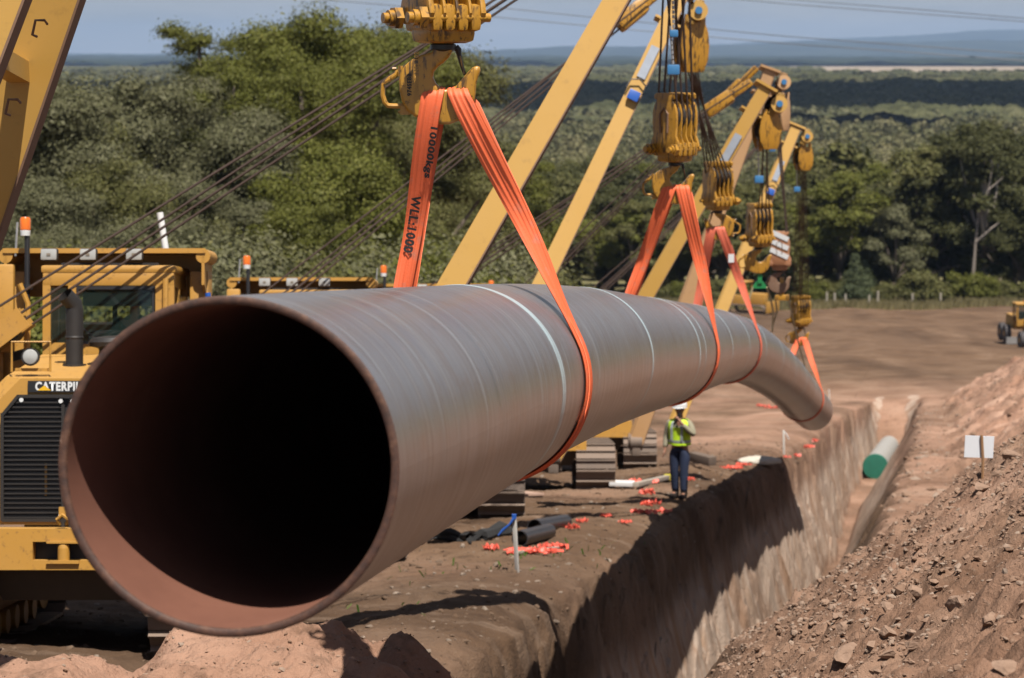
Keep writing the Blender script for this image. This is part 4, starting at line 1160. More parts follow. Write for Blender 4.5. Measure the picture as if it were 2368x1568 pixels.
LM = {'olive': leafmat('leaf_olive', (.11, .11, .032), (.145, .14, .045), (.20, .18, .075)),
      'grey': leafmat('leaf_grey_green', (.13, .13, .060), (.17, .165, .082), (.23, .215, .125)),
      'lime': leafmat('leaf_bright', (.105, .112, .018), (.145, .15, .028), (.20, .19, .05)),
      'dark': leafmat('leaf_dark', (.065, .068, .022), (.085, .086, .030), (.12, .115, .045)),
      'blue': leafmat('leaf_blue_green', (.08, .10, .045), (.11, .13, .062), (.15, .165, .085))}
BARK = plain('bark', (.16, .12, .09), .9, var=.4, scale=3)
PALE = plain('pale_bark', (.50, .42, .36), .8, var=.25, scale=3)
def leaves(cent, rad, n, size, up=.25, seed=0, flat=.88, long_=1.6):
    """quads scattered in ellipsoid shells around centres; returns verts (4n,3)"""
    rng = np.random.default_rng(seed)
    cent = np.array(cent); rad = np.array(rad)
    w = rad ** 2; idx = rng.choice(len(cent), n, p=w / w.sum())
    d = rng.normal(size=(n, 3)); d /= np.linalg.norm(d, axis=1)[:, None]
    d[:, 2] = np.where(d[:, 2] < -.35, -d[:, 2] * .5, d[:, 2])
    rr = rad[idx] * (rng.random(n) ** .32) * (1 + .22 * rng.normal(size=n))
    p = cent[idx] + d * rr[:, None] * np.array([1, 1, flat])
    nn = d * 1.1 + rng.normal(size=(n, 3)) * .5 + np.array([0, 0, up]); nn /= np.linalg.norm(nn, axis=1)[:, None]
    a = np.cross(nn, rng.normal(size=(n, 3))); a /= np.linalg.norm(a, axis=1)[:, None]
    b = np.cross(nn, a)
    s = size * (.55 + .9 * rng.random(n))[:, None]
    a = a * s * long_ * .5; b = b * s * .5
    v = np.stack([p - a, p + b * .9 + a * .1, p + a, p - b * .9 - a * .05], 1)
    return v.reshape(-1, 3)
def leafmesh(name, v, mat):
    me = bpy.data.meshes.new(name); me.vertices.add(len(v)); me.vertices.foreach_set('co', v.astype(np.float32).ravel())
    set_quads(me, np.arange(len(v)).reshape(-1, 4), False); me.materials.append(mat); return me
def make_tree(kind, h, seed, n, size, mat, bark=BARK):
    """returns (crown mesh, trunk mesh)"""
    rng = random.Random(seed); cents = []; rads = []; tb = MB()
    if kind == 'bush':
        R = h * .5
        for i in range(12):
            a = rng.random() * 6.28; q = rng.random() ** .5 * R * .62
            cents.append((math.cos(a) * q, math.sin(a) * q, h * (.2 + .42 * rng.random()))); rads.append(R * (.3 + .22 * rng.random()))
        tb.tube([(0, 0, -.3), (0, 0, h * .4)], h * .03, 6)
    elif kind == 'cone':
        for i in range(16):
            t = (i + .5) / 16; q = (1 - t) * h * .26; a = i * 2.4
            cents.append((math.cos(a) * q * .6, math.sin(a) * q * .6, h * (.1 + .86 * t))); rads.append(max(.5, (1 - t) * h * .20 + .35))
        tb.tube([(0, 0, -.3), (0, 0, h * .85)], [h * .03, h * .008], 6)
    else:
        wd = {'gum': .36, 'tall': .24, 'broad': .46}[kind]; nb = {'gum': 17, 'tall': 22, 'broad': 24}[kind]
        zlo = {'gum': .36, 'tall': .40, 'broad': .22}[kind]
        fork = h * zlo * .6; lean = Vector((rng.uniform(-.06, .06) * h, rng.uniform(-.06, .06) * h, fork))
        tb.tube([(0, 0, -.5), lean * .5 + Vector((.1, 0, 0)), lean], [h * .028, h * .023, h * .019], 8)
        for i in range(nb):
            t = (i + .5) / nb; a = i * 2.4 + rng.random()
            prof = math.sin(math.pi * min(1, (.18 + .82 * t))) ** .6 if kind != 'tall' else (.75 + .3 * math.sin(t * 5 + seed)) * (1.15 - .4 * t)
            q = h * wd * (.25 + .75 * rng.random()) * max(.3, prof)
            c = Vector((math.cos(a) * q, math.sin(a) * q, h * (zlo + (0.93 - zlo) * t + rng.uniform(-.04, .04))))
            cents.append(tuple(c)); r_ = h * rng.uniform(.075, .135) * (1.15 if kind == 'broad' else 1); rads.append(r_ * (.60 if kind == 'tall' else .92))
            for k in range(2):
                o_ = Vector((rng.uniform(-1, 1), rng.uniform(-1, 1), rng.uniform(-.5, .6))) * r_ * 1.1
                cents.append(tuple(c + o_)); rads.append(r_ * rng.uniform(.35, .6))
            if i % 2 == 0 or bark is PALE:
                mid = lean.lerp(c, .55) + Vector((rng.uniform(-.3, .3), rng.uniform(-.3, .3), .04 * h))
                tb.tube([lean, lean.lerp(mid, .5) + Vector((0, 0, .01 * h)), mid, c], [h * .014, h * .011, h * .008, h * .004], 5)
    v = leaves(cents, rads, n, size, seed=seed)
    cm = leafmesh('crown', v, mat)
    me = bpy.data.meshes.new('trunk'); me.from_pydata(tb.v, [], tb.f)
    for f in me.polygons: f.use_smooth = True
    me.materials.append(bark)
    hh_ = float(np.percentile(v[:, 2], 99.6))
    return cm, me, hh_
def put_tree(proto, x, y, s, label, group, name='gum_tree', rz=None, cat='tree', z=None):
    cm, tm, h = proto
    r = thing(name, label, cat, (x, y, (zt(x, y) if z is None else z)), (0, 0, random.uniform(0, 6.28) if rz is None else rz), group)
    r.scale = (s, s, s)
    for nm, me in (('crown', cm), ('trunk', tm)):
        o = bpy.data.objects.new(nm, me); COL.objects.link(o); o.parent = r
    return r
NP = 130000
near = [make_tree('broad', 13, 11, NP, .082, LM['grey']), make_tree('broad', 13, 12, NP, .082, LM['olive']), make_tree('gum', 15, 13, NP, .082, LM['grey']),
        make_tree('tall', 18, 14, 90000, .082, LM['lime']), make_tree('tall', 18, 15, 90000, .082, LM['lime']), make_tree('gum', 15, 16, NP, .082, LM['olive']), make_tree('broad', 12, 17, NP, .082, LM['lime'])]
def px2x(px, d): return (px - CX) / F * d
# (proto, px, depth, top py, label)
def tree_at(proto, px, d, top, label, group, name='gum_tree', **k):
    c = P(px, top, d); g = zt(c.x, d); s = (c.z - g) / proto[2]
    return put_tree(proto, c.x, d, s, label, group, name, z=g - .1, **k)
GL = 'gum trees on the left behind the tractors'
NT = [(0, 300, 104, 185, 'grey green gum with rounded heads left of the tall lime green group'), (1, 150, 96, 228, 'olive gum rising just right of the near boom'), (2, 440, 112, 180, 'grey olive gum touching the horizon left of the tall tree'),
      (3, 690, 118, 30, 'tallest bright green gum standing above the horizon'), (4, 540, 124, 60, 'bright green gum with a small flat topped head, just left of the tallest tree'), (4, 835, 128, 62, 'bright green gum on the right shoulder of the tallest tree'),
      (5, 940, 140, 70, 'dark olive gum directly behind the nearest hook block'), (0, 40, 90, 190, 'pale grey gum hidden behind the near boom'), (2, 560, 100, 260, 'dense grey gum low in front of the tall bright tree'),
      (6, 780, 98, 330, 'bright green bushy tree below the tallest gum'), (5, 930, 118, 250, 'olive gum between the tallest tree and the orange sling'), (1, 240, 84, 380, 'broad olive gum close behind the first tractor canopy'),
      (0, 60, 80, 420, 'pale grey leaved gum low at the left edge'), (6, 680, 88, 470, 'lime green young gum behind the second tractor beacon'), (2, 470, 86, 420, 'grey gum in front of the stand, right of the white pole'),
      (5, 860, 104, 480, 'olive gum low behind the second tractor'), (1, 1050, 150, 300, 'olive gum just right of the long orange strap'), (0, 350, 78, 500, 'low grey gum behind the first tractor roof'),
      (6, 1150, 170, 380, 'bright olive gum between the orange strap and the wide boom leg'), (5, 1000, 128, 430, 'olive gum seen between the two strands of the nearest sling'), (2, 120, 74, 520, 'grey gum over the beacon of the first tractor'),
      (4, 620, 108, 150, 'bright narrow gum joining the tall group on its left'), (4, 770, 112, 120, 'bright narrow gum in the middle of the tall group'), (3, 900, 132, 110, 'bright gum on the right edge of the tall group')]
for i, (k, px, d, top, lab) in enumerate(NT): tree_at(near[k], px, d, top, lab, GL)
# understory shrubs left
bushes = [make_tree('bush', 4, 21, 26000, .052, LM['olive']), make_tree('bush', 4, 22, 26000, .052, LM['grey']), make_tree('bush', 4, 23, 26000, .052, LM['lime']), make_tree('cone', 7, 24, 26000, .052, LM['blue'])]
for i in range(34):
    px = -60 + i * 38 + random.uniform(-14, 14); d = random.uniform(64, 84) + max(0, px - 800) * .08
    tree_at(bushes[i % 3], px, d, random.uniform(540, 640), 'low green shrub under the gums behind the tractors', 'shrubs behind the tractors', 'shrub', cat='shrub')
# mid and right woods
mp = [make_tree('gum', 15, 31, 24000, .22, LM['olive']), make_tree('broad', 14, 32, 24000, .22, LM['olive']), make_tree('broad', 14, 33, 24000, .22, LM['dark']), make_tree('gum', 16, 34, 24000, .22, LM['grey']),
      make_tree('gum', 15, 35, 24000, .22, LM['lime']), make_tree('cone', 14, 36, 20000, .19, LM['blue']), make_tree('broad', 14, 37, 24000, .22, LM['dark'])]
pale = make_tree('gum', 18, 38, 26000, .21, LM['dark'], PALE)
tree_at(pale, 2278, 282, 285, 'tall dark crowned gum with a pale forked trunk at the right', None)
tree_at(make_tree('gum', 15, 39, 3000, .5, LM['olive'], PALE), 1953, 330, 330, 'slim gum with a white dead trunk in the middle distance', None)
# bare pale limbs visible in front of crowns
dl = MB(); 
c0 = P(2250, 615, 276); q_ = lambda x, y: P(x, y, 276) - c0
dl.tube([q_(2250, 640), q_(2256, 560), q_(2262, 500), q_(2285, 440), q_(2296, 380)], [.2, .15, .12, .08, .04], 7).tube([q_(2256, 560), q_(2290, 530), q_(2310, 515)], [.2, .14, .06], 6).tube([q_(2262, 500), q_(2252, 450)], [.18, .08], 6).tube([q_(2285, 440), q_(2320, 410)], [.1, .04], 6)
o = dl.build('dead_limbs', plain('dead_wood', (.27, .22, .18), .8)); o.location = c0; o['kind'] = 'thing'
tag(o, 'bare pale dead tree limbs standing in front of the dark gum at the right', 'dead tree'); o.name = 'dead_tree'
MT = 'trees along the far edge of the cleared ground'
L3 = ['olive gum in the belt along the far edge of the clearing', 'broad olive tree in the belt along the far edge of the clearing', 'dark broad tree in the belt along the far edge of the clearing',
      'grey green gum in the belt along the far edge of the clearing', 'yellow green gum in the belt along the far edge of the clearing', 'blue green conical tree in the belt along the far edge of the clearing', 'dark low tree in the belt along the far edge of the clearing']
random.seed(5)
cnt = 0
for row, (d0, n_) in enumerate(((278, 26), (292, 26), (312, 26), (338, 28), (368, 28), (400, 30), (440, 30))):
    for i in range(n_):
        px = 960 + (2440 - 960) * (i + random.random() * .9) / n_
        if abs(px - 2278) < 45 and d0 < 282: continue
        d = d0 + random.uniform(-6, 8)
        k = random.choice([0, 0, 1, 1, 2, 3, 4, 4, 0, 6, 2, 1, 3]) if px < 2150 else random.choice([2, 6, 2, 1, 0, 6])
        tall = random.uniform(9, 14.5) if row < 2 else random.uniform(11, 17)
        if px > 2150: tall *= 1.22
        x = px2x(px, d)
        put_tree(mp[k], x, d, tall / mp[k][2], L3[k], MT); cnt += 1
lowb = [make_tree('bush', 4, 41, 9000, .12, LM['olive']), make_tree('cone', 6, 42, 9000, .12, LM['blue']), make_tree('bush', 4, 43, 9000, .12, LM['lime'])]
for i in range(46):
    px = 1500 + 900 * i / 46 + random.uniform(-12, 12); d = random.uniform(268, 280); k = 1 if (1880 < px < 2080 and random.random() < .4) else random.choice([0, 0, 2, 0])
    put_tree(lowb[k], px2x(px, d), d, random.uniform(.6, 1.15), ['olive shrub', 'blue green sapling', 'bright green shrub'][k] + ' at the grassy edge of the clearing', 'shrubs at the edge of the clearing', ['shrub', 'sapling', 'shrub'][k], cat='shrub')
tree_at(lowb[0], 2135, 266, 622, 'large round olive shrub at the clearing edge, left of the pale trunk', None, 'shrub', cat='shrub')
tree_at(lowb[2], 2232, 268, 628, 'round yellow green shrub right beside the large olive one', None, 'shrub', cat='shrub')
# grass tufts strip (stuff)
n = 26000; rng = np.random.default_rng(3)
y = rng.uniform(258, 276, n); x = rng.uniform(-10, 66, n); z = terrain(x, y)[0]
hgt = rng.uniform(.3, .9, n); a = rng.uniform(0, 3.14, n); w = .12
dx = np.cos(a) * w; dy = np.sin(a) * w
v = np.stack([np.stack([x - dx, y - dy, z], -1), np.stack([x + dx, y + dy, z], -1), np.stack([x + dx * .4 + .1, y + dy, z + hgt], -1), np.stack([x - dx * .2 + .1, y, z + hgt * .8], -1)], 1).reshape(-1, 3)
GRS = leafmat('dry_grass', (.16, .14, .06), (.28, .23, .11), (.36, .30, .16))
o = bpy.data.objects.new('grass', leafmesh('grass', v, GRS)); COL.objects.link(o); tag(o, 'pale dry grass strip between the bare ground and the trees', 'grass', kind='stuff')
# small weeds near the machines
n = 70; cx = rng.choice(len([1, 2, 3, 4, 5, 6]), n); cc = np.array([[.2, 33.5], [-.3, 31.5], [1.2, 35], [-1.2, 30.5], [2.2, 37], [-2, 27.5]])[cx]
x = cc[:, 0] + rng.normal(size=n) * .45; y = cc[:, 1] + rng.normal(size=n) * .5; z = terrain(x, y)[0]
a = rng.uniform(0, 3.14, n); dx = np.cos(a) * .012; dy = np.sin(a) * .012; h_ = rng.uniform(.03, .10, n); lx = rng.normal(size=n) * .04
v = np.stack([np.stack([x - dx, y - dy, z], -1), np.stack([x + dx, y + dy, z], -1), np.stack([x + dx + lx, y + dy, z + h_], -1), np.stack([x - dx + lx, y - dy, z + h_], -1)], 1).reshape(-1, 3)
o = bpy.data.objects.new('weeds', leafmesh('weeds', v, leafmat('weed_green', (.06, .12, .02), (.10, .18, .03), (.2, .26, .08)))); COL.objects.link(o); tag(o, 'thin green weeds on the graded strip near the pipe offcuts', 'weeds', kind='stuff')
# far wood: individual-looking crowns merged as one mass
def forest(name, y0, y1, n, quads, size, mats, label, hh=(9, 15), seed=9, side=.25):
    rng = np.random.default_rng(seed)
    y = np.exp(rng.uniform(math.log(y0), math.log(y1), n)); x = (rng.uniform(-1, 1, n)) * (side * y + 30)
    kk = ~((y > 4000) & (x > .11 * y)); y = y[kk]; x = x[kk]; n = len(y)
    g = -Hf(y) ; h = rng.uniform(hh[0], hh[1], n); r = h * rng.uniform(.26, .42, n)
    m = n * quads; i = np.repeat(np.arange(n), quads)
    d = rng.normal(size=(m, 3)); d /= np.linalg.norm(d, axis=1)[:, None]; d[:, 2] = np.abs(d[:, 2]) - .3
    # lumpy crown
    lump = 1 + .28 * np.sin(d[:, 0] * 5 + i) * np.cos(d[:, 1] * 4 + i * 1.7)
    p = np.stack([x[i], y[i], (g + h * .62)[i]], -1) + d * (r[i] * lump * rng.random(m) ** .25)[:, None] * np.array([1, 1, 1.15])
    nn = d + rng.normal(size=(m, 3)) * .45 + [0, 0, .2]; nn /= np.linalg.norm(nn, axis=1)[:, None]
    a = np.cross(nn, rng.normal(size=(m, 3))); a /= np.linalg.norm(a, axis=1)[:, None]; b = np.cross(nn, a)
    s = (size * (.6 + .8 * rng.random(m)) * np.maximum(1, y[i] / 700))[:, None]
    v = np.stack([p - a * s, p + b * s, p + a * s, p - b * s], 1).reshape(-1, 3)
    me = leafmesh(name, v, mats)
    o = bpy.data.objects.new(name, me); COL.objects.link(o); tag(o, label, 'forest', kind='stuff')
    at = me.attributes.new('tint', 'FLOAT', 'POINT'); at.data.foreach_set('value', np.repeat(rng.random(n) ** 2 * .8, quads * 4).astype(np.float32))
forest('forest', 450, 1500, 4600, 130, .5, leafmat('far_leaves', (.095, .10, .035), (.15, .145, .058), (.24, .21, .10)), 'dense eucalypt woodland filling the valley beyond the clearing')
forest('forest_far', 1400, 4100, 11000, 34, .85, leafmat('farther_leaves', (.095, .098, .042), (.13, .13, .06), (.18, .165, .085)), 'eucalypt woodland farther down the valley', (11, 17), 19, .24)
# canopy surface for the valley
rw = np.array(geo_rows(1350, 5150, .006)); ca = np.linspace(-.30, .30, 900)
YY, AA = np.meshgrid(rw, ca, indexing='ij'); XX = AA * YY
c1 = worley(XX / 11, YY / 16, 91); c2 = worley(XX / 25, YY / 40, 92)
hh = 1 + 7 * np.sqrt(np.clip(1 - c1 ** 2, 0, 1)) + 7 * (1 - c2) + 6 * fbm(XX / 90, YY / 200, 4, 93) + 1.2 * pn(XX / 3, YY / 5, 94)
hh = hh - 34 * ((YY > 4100) & (AA > .115 + .01 * np.sin(YY / 60)))
V = np.stack([XX, YY, -48 + hh], -1).reshape(-1, 3)
def canopy_mat(name, a, b_, c_, sc_=.012):
    m, t, b = nt(name); tc = N(t, 'ShaderNodeTexCoord')
    n1 = noise(t, tc.outputs['Object'], sc_, 5, .6); n2 = noise(t, tc.outputs['Object'], .11, 6, .75)
    c = ramp(t, n1, [(.35, a), (.5, b_), (.68, c_)]).outputs[0]
    c = mixc(t, math_(t, 'MULTIPLY', ramp(t, n2, [(.40, (1, 1, 1)), (.55, (0, 0, 0))]).outputs[0], .75), c, tuple(x * .35 for x in a))
    L(t, c, b.inputs['Base Color']); b.inputs['Roughness'].default_value = 1; b.inputs['Specular IOR Level'].default_value = 0
    bump(t, b, n2, 1.0, 3.0); return m
o = grid_mesh('woodland', V, len(rw), len(ca), canopy_mat('canopy', (.075, .078, .038), (.115, .115, .055), (.17, .155, .085)), smooth=False)
tag(o, 'broad tree canopy covering the valley floor', 'forest', kind='stuff')
rw = np.array(geo_rows(7300, 16000, .02)); ca = np.linspace(-.30, .30, 500)
YY, AA = np.meshgrid(rw, ca, indexing='ij'); XX = AA * YY
hh = 10 + 12 * fbm(XX / 300, YY / 700, 4, 95)
cut = ((YY > 11200) & (YY < 13800) & (XX > 1600) & (XX < 3000))
V = np.stack([XX, YY, -48 + hh - cut * 40], -1).reshape(-1, 3)
FARM = canopy_mat('far_canopy', (.022, .03, .022), (.036, .048, .030), (.07, .08, .05), .002)
o = grid_mesh('far_woodland', V, len(rw), len(ca), FARM, smooth=False); tag(o, 'distant woods beyond the pale field', 'forest', kind='stuff')
# hills
def hill(y0, dep, prof, seed, name='hills'):
    xs = np.linspace(-.34, .34, 420); ys = np.linspace(0, 1, 26)
    T_, A_ = np.meshgrid(ys, xs, indexing='ij')
    Y = y0 + dep * T_; X = A_ * y0 * 1.0
    px = CX + A_ * F
    top = np.interp(px, [p[0] for p in prof], [p[1] for p in prof])      # py of the ridge line
    H_ = (115 - top) / F * (y0 + dep * .5)
    Z = -48 + (H_ + 48) * np.sin(np.clip(T_ * 2, 0, 1) * math.pi / 2) ** 1.5 * np.where(T_ > .5, 1 - (T_ - .5) * .4, 1) + 22 * fbm(X / 900, Y / 900, 4, seed) * (T_ > .05)
    o = grid_mesh(name, np.stack([X, Y, Z], -1).reshape(-1, 3), len(ys), len(xs), FARM); tag(o, kind='structure')
hill(16500, 5000, [(-800, 128), (0, 130), (200, 129), (500, 126), (900, 122), (1100, 118), (1300, 112), (1600, 108), (1750, 106), (2000, 100), (2367, 96), (3200, 90)], 96)
hill(23000, 6000, [(-800, 132), (900, 124), (1500, 112), (1750, 101), (1900, 96), (2100, 88), (2250, 82), (2367, 74), (2600, 66), (3200, 60)], 97, 'far_hills')
# ------------------------------------------------------------------ people
def skin_body(name, chains, mat, parent, sub=1):
    """chains: list of [(point, radius)...]; joints shared when equal; returns mesh object made with a skin modifier"""
    vs = []; es = []; rs = []; idx = {}
    def g(p, r):
        k = tuple(round(c, 4) for c in p)
        if k not in idx: idx[k] = len(vs); vs.append(p); rs.append(r)
        return idx[k]
    for ch in chains:
        pr = None
        for p, r in ch:
            i = g(p, r)
            if pr is not None and pr != i: es.append((pr, i))
            pr = i
    me = bpy.data.meshes.new(name); me.from_pydata(vs, es, [])
    o = bpy.data.objects.new(name, me); COL.objects.link(o); o.parent = parent
    sk = o.modifiers.new('skin', 'SKIN'); sk.use_smooth_shade = True; sk.branch_smoothing = .4
    for i, v in enumerate(me.skin_vertices[0].data):
        v.radius = (rs[i], rs[i]) if not isinstance(rs[i], tuple) else rs[i]; v.use_root = (i == 0)
    su = o.modifiers.new('sub', 'SUBSURF'); su.levels = sub; su.render_levels = sub
    me.materials.append(mat)
    return o
SKIN = plain('skin', (.32, .15, .09), .55, var=.12); NAVY = plain('navy_cloth', (.012, .022, .06), .85, var=.35); KHAKI = plain('khaki_cloth', (.28, .25, .17), .85, var=.15)
HIVIS = plain('hi_vis_yellow', (.58, .86, .02), .7, var=.08); SILV = plain('reflective_tape', (.42, .46, .46), .35, .3); HELM = plain('helmet_white', (.82, .82, .82), .3, var=.03, coat=.4)
BOOT = plain('boot_leather', (.03, .02, .015), .6)
def hand(wrist, d, side, curl=.5):
    """five finger chains from the palm; d = direction of hand, side = thumb direction"""
    wrist = Vector(wrist); d = Vector(d).normalized(); sd = Vector(side).normalized(); nrm = d.cross(sd).normalized()
    palm = wrist + d * .055; ch = [[(tuple(wrist), .027), (tuple(palm), (.036, .02))]]
    for k, (o_, ln) in enumerate(((.028, .072), (.010, .082), (-.010, .076), (-.028, .060))):
        a = palm + d * .028 + sd * o_; b_ = a + d * ln * .5 + nrm * ln * .12; c = b_ + (d * (1 - curl) + nrm * curl).normalized() * ln * .5
        ch.append([(tuple(palm), (.036, .02)), (tuple(a), .0095), (tuple(b_), .0088), (tuple(c), .0078)])
    a = wrist + d * .03 + sd * .035; b_ = a + (d + sd * .7).normalized() * .035; c = b_ + (d + sd * .1 + nrm * .4).normalized() * .028
    ch.append([(tuple(palm), (.036, .02)), (tuple(a), .013), (tuple(b_), .0105), (tuple(c), .009)])
    return ch
def head_chain(c, turn=0):
    return None
def person(loc, rz, label, pose='radio', shirt=None, vest=True, trousers=None, helmet=None, cat='person', scale=1.0):
    r = thing('person', label, cat, loc, (0, 0, rz)); r.scale = (scale,) * 3
    shirt = shirt or KHAKI; trousers = trousers or NAVY; helmet = helmet or HELM
    # figure faces -Y
    pel = (0, 0, .95)
    hipL, hipR = (-.09, 0, .90), (.09, 0, .90)
    if pose == 'sit':
        kneeL, kneeR = (-.12, -.42, .88), (.12, -.42, .88); ankL, ankR = (-.12, -.5, .45), (.12, -.5, .45)
    else:
        kneeL, kneeR = (-.085, -.01, .50), (.085, -.03, .50); ankL, ankR = (-.08, .03, .09), (.085, -.03, .09)
    toeL = (ankL[0] - .02, ankL[1] - .15, ankL[2] - .05); toeR = (ankR[0] + .03, ankR[1] - .15, ankR[2] - .05)
    waist = (0, 0, 1.08); chest = (0, -.01, 1.30); neckb = (0, 0, 1.46); neck = (0, -.01, 1.54)
    shL, shR = (-.17, 0, 1.42), (.17, 0, 1.42)
    elL = (-.24, .02, 1.14); wrL = (-.235, -.06, .90)
    if pose == 'radio': elR = (.27, -.10, 1.20); wrR = (.085, -.20, 1.44)
    elif pose == 'sit': elR = (.22, -.12, 1.16); wrR = (.15, -.36, 1.12); elL = (-.22, -.12, 1.16); wrL = (-.15, -.36, 1.12)
    else: elR = (.24, .02, 1.14); wrR = (.23, -.06, .90)
    body = [[(pel, (.13, .10)), (waist, (.12, .09)), (chest, (.145, .10)), (neckb, (.075, .07)), (neck, .052), ((0, -.015, 1.60), (.06, .07)), ((0, -.02, 1.67), (.075, .092)), ((0, -.015, 1.74), (.066, .08))],
            [((0, -.02, 1.67), (.075, .092)), ((0, -.125, 1.665), .014)], [((0, -.02, 1.67), (.075, .092)), ((-.088, -.01, 1.665), .014)], [((0, -.02, 1.67), (.075, .092)), ((.088, -.01, 1.665), .014)],
            [(chest, (.145, .10)), (shL, .055), (elL, .038), (wrL, .026)], [(chest, (.145, .10)), (shR, .055), (elR, .038), (wrR, .026)],
            [(pel, (.13, .10)), (hipL, .085), (kneeL, .055), (ankL, .036), (toeL, .03)], [(pel, (.13, .10)), (hipR, .085), (kneeR, .055), (ankR, .036), (toeR, .03)]]
    dL = (Vector(wrL) - Vector(elL)).normalized(); dR = (Vector(wrR) - Vector(elR)).normalized()
    body += hand(wrL, dL + Vector((0, 0, -.2)), (0, -1, 0)); body += hand(wrR, Vector((-.5, .1, .85)) if pose == 'radio' else dR, (-.3, .7, .3), .8)
    skin_body('body', body, SKIN, r, 2)
    skin_body('shirt', [[((0, 0, .98), (.15, .115)), ((0, 0, 1.10), (.145, .11)), (chest, (.17, .118)), ((0, .0, 1.43), (.11, .085)), ((0, 0, 1.50), (.062, .06))],
                        [(chest, (.17, .118)), (shL, .075), (tuple(Vector(shL).lerp(Vector(elL), .5)), .066), (elL, .056), (tuple(Vector(elL).lerp(Vector(wrL), .9)), .045)],
                        [(chest, (.17, .118)), (shR, .075), (tuple(Vector(shR).lerp(Vector(elR), .5)), .066), (elR, .056), (tuple(Vector(elR).lerp(Vector(wrR), .85)), .045)]], shirt, r, 2)
    skin_body('trousers', [[((0, 0, 1.03), (.152, .118)), ((0, 0, .93), (.155, .12)), (hipL, .105), (tuple(Vector(hipL).lerp(Vector(kneeL), .5)), .092), (kneeL, .077), (tuple(Vector(kneeL).lerp(Vector(ankL), .5)), .072), (tuple(Vector(kneeL).lerp(Vector(ankL), .97)), .066)],
                           [((0, 0, .93), (.155, .12)), (hipR, .105), (tuple(Vector(hipR).lerp(Vector(kneeR), .5)), .092), (kneeR, .077), (tuple(Vector(kneeR).lerp(Vector(ankR), .5)), .072), (tuple(Vector(kneeR).lerp(Vector(ankR), .97)), .066)]], trousers, r, 2)
    if vest:
        v = MB(); prof = [(.170, 1.0), (.168, 1.06), (.163, 1.14), (.172, 1.25), (.182, 1.34), (.165, 1.42), (.115, 1.475)]
        n = 28; rows_ = []
        for k, (w, z) in enumerate(prof):
            for j in range(n):
                a = 2 * math.pi * j / n; d = (.128, .125, .122, .128, .13, .115, .08)[k]
                v.v.append((math.cos(a) * (w + .012), math.sin(a) * (d + .014) - .004, z + .004 * math.sin(5 * a)))
        for k in range(len(prof) - 1):
            for j in range(n):
                ang = 2 * math.pi * (j + .5) / n
                if k >= 3 and abs(math.cos(ang)) > .90 : continue      # arm holes
                if k >= 3 and math.sin(ang) < -.93 and k >= 4: continue   # open neck
                a = k * n + j; b_ = k * n + (j + 1) % n; v.f.append((a, b_, b_ + n, a + n))
        vo = v.build('vest', HIVIS, r)
        sm = vo.modifiers.new('s', 'SOLIDIFY'); sm.thickness = .008; sm.offset = 1
        tp = MB(); m2 = 28
        for z in (1.07,):
            for j in range(m2):
                a0 = 2 * math.pi * j / m2; a1 = 2 * math.pi * (j + 1) / m2
                tp.add([(math.cos(a) * .192, math.sin(a) * .152 - .004, zz) for a, zz in ((a0, z - .022), (a1, z - .022), (a1, z + .022), (a0, z + .022))], [(0, 1, 2, 3)])
        for x in (-.085, .085):
            for y, sg in ((-1, 1), (1, 1)):
                pts_ = [(x, y * .143 - .004, 1.09), (x, y * .142 - .004, 1.2), (x * 1.05, y * .146 - .004, 1.32), (x * .95, y * .120 - .004, 1.42), (x * .85, y * .06, 1.475)]
                for i in range(len(pts_) - 1):
                    a, b_ = pts_[i], pts_[i + 1]
                    tp.add([(a[0] - .02, a[1] + y * .012, a[2]), (a[0] + .02, a[1] + y * .012, a[2]), (b_[0] + .02, b_[1] + y * .012, b_[2]), (b_[0] - .02, b_[1] + y * .012, b_[2])], [(0, 1, 2, 3)])
        tp.build('reflective_strip', SILV, vo)
    he = MB(); he.lathe([(.118, 0), (.122, .03), (.118, .075), (.098, .115), (.06, .145), (.01, .155)], (0, -.012, 1.70), n=26)
    he.add([(math.cos(a) * .118, -.012 + math.sin(a) * .118, 1.705) for a in [math.pi * (1 + k / 10) for k in range(11)]] + [(math.cos(a) * .125, -.012 + math.sin(a) * (.118 + .06 * math.sin(a - math.pi) ** 2), 1.698) for a in [math.pi * (1 + k / 10) for k in range(11)]], [(i, i + 1, 12 + i, 11 + i) for i in range(10)])
    he.tube([(0, .10, 1.76), (0, .03, 1.845), (0, -.05, 1.855), (0, -.11, 1.79)], .01, 6)
    he.build('helmet', helmet, r)
    ey = MB()
    for x in (-.03, .03): ey.lathe([(.001, -.008), (.009, 0), (.001, .008)], (x, -.102, 1.675), (0, 1, 0), 10)
    ey.build('eyes', BLACK, r)
    MB().box((0, -.105, 1.618), (.045, .014, .009), None, .003).build('mouth', plain('lips', (.2, .06, .05), .5), r)
    if pose != 'sit':
        bt = MB()
        for a, t_ in ((ankL, toeL), (ankR, toeR)):
            bt.box((a[0], a[1] + .0, .055), (.10, .13, .11), None, .035).box(((a[0] + t_[0]) / 2 + .0, a[1] - .11, .04), (.105, .18, .085), None, .035).cyl((a[0], a[1] + .01, .06), (a[0], a[1] + .01, .18), .058, n=14)
        bt.build('boots', BOOT, r)
    if pose == 'radio': MB().box((.045, -.165, 1.56), (.04, .03, .10), None, .008).cyl((.055, -.165, 1.6), (.055, -.165, 1.70), .006, n=6).build('radio', BLACK, r)
    return r
px_ = place(1571, 1154, 30)
person((px_.x, px_.y, px_.z + .03), math.radians(-24), 'man in white helmet and yellow vest by the trench, radio at his mouth', scale=1.0).scale = (1.14, 1.08, 1.0)
DK = plain('operator_silhouette', (.02, .02, .022), .9)  # silhouette in the cab's shade, put into the colour of clothes and helmet
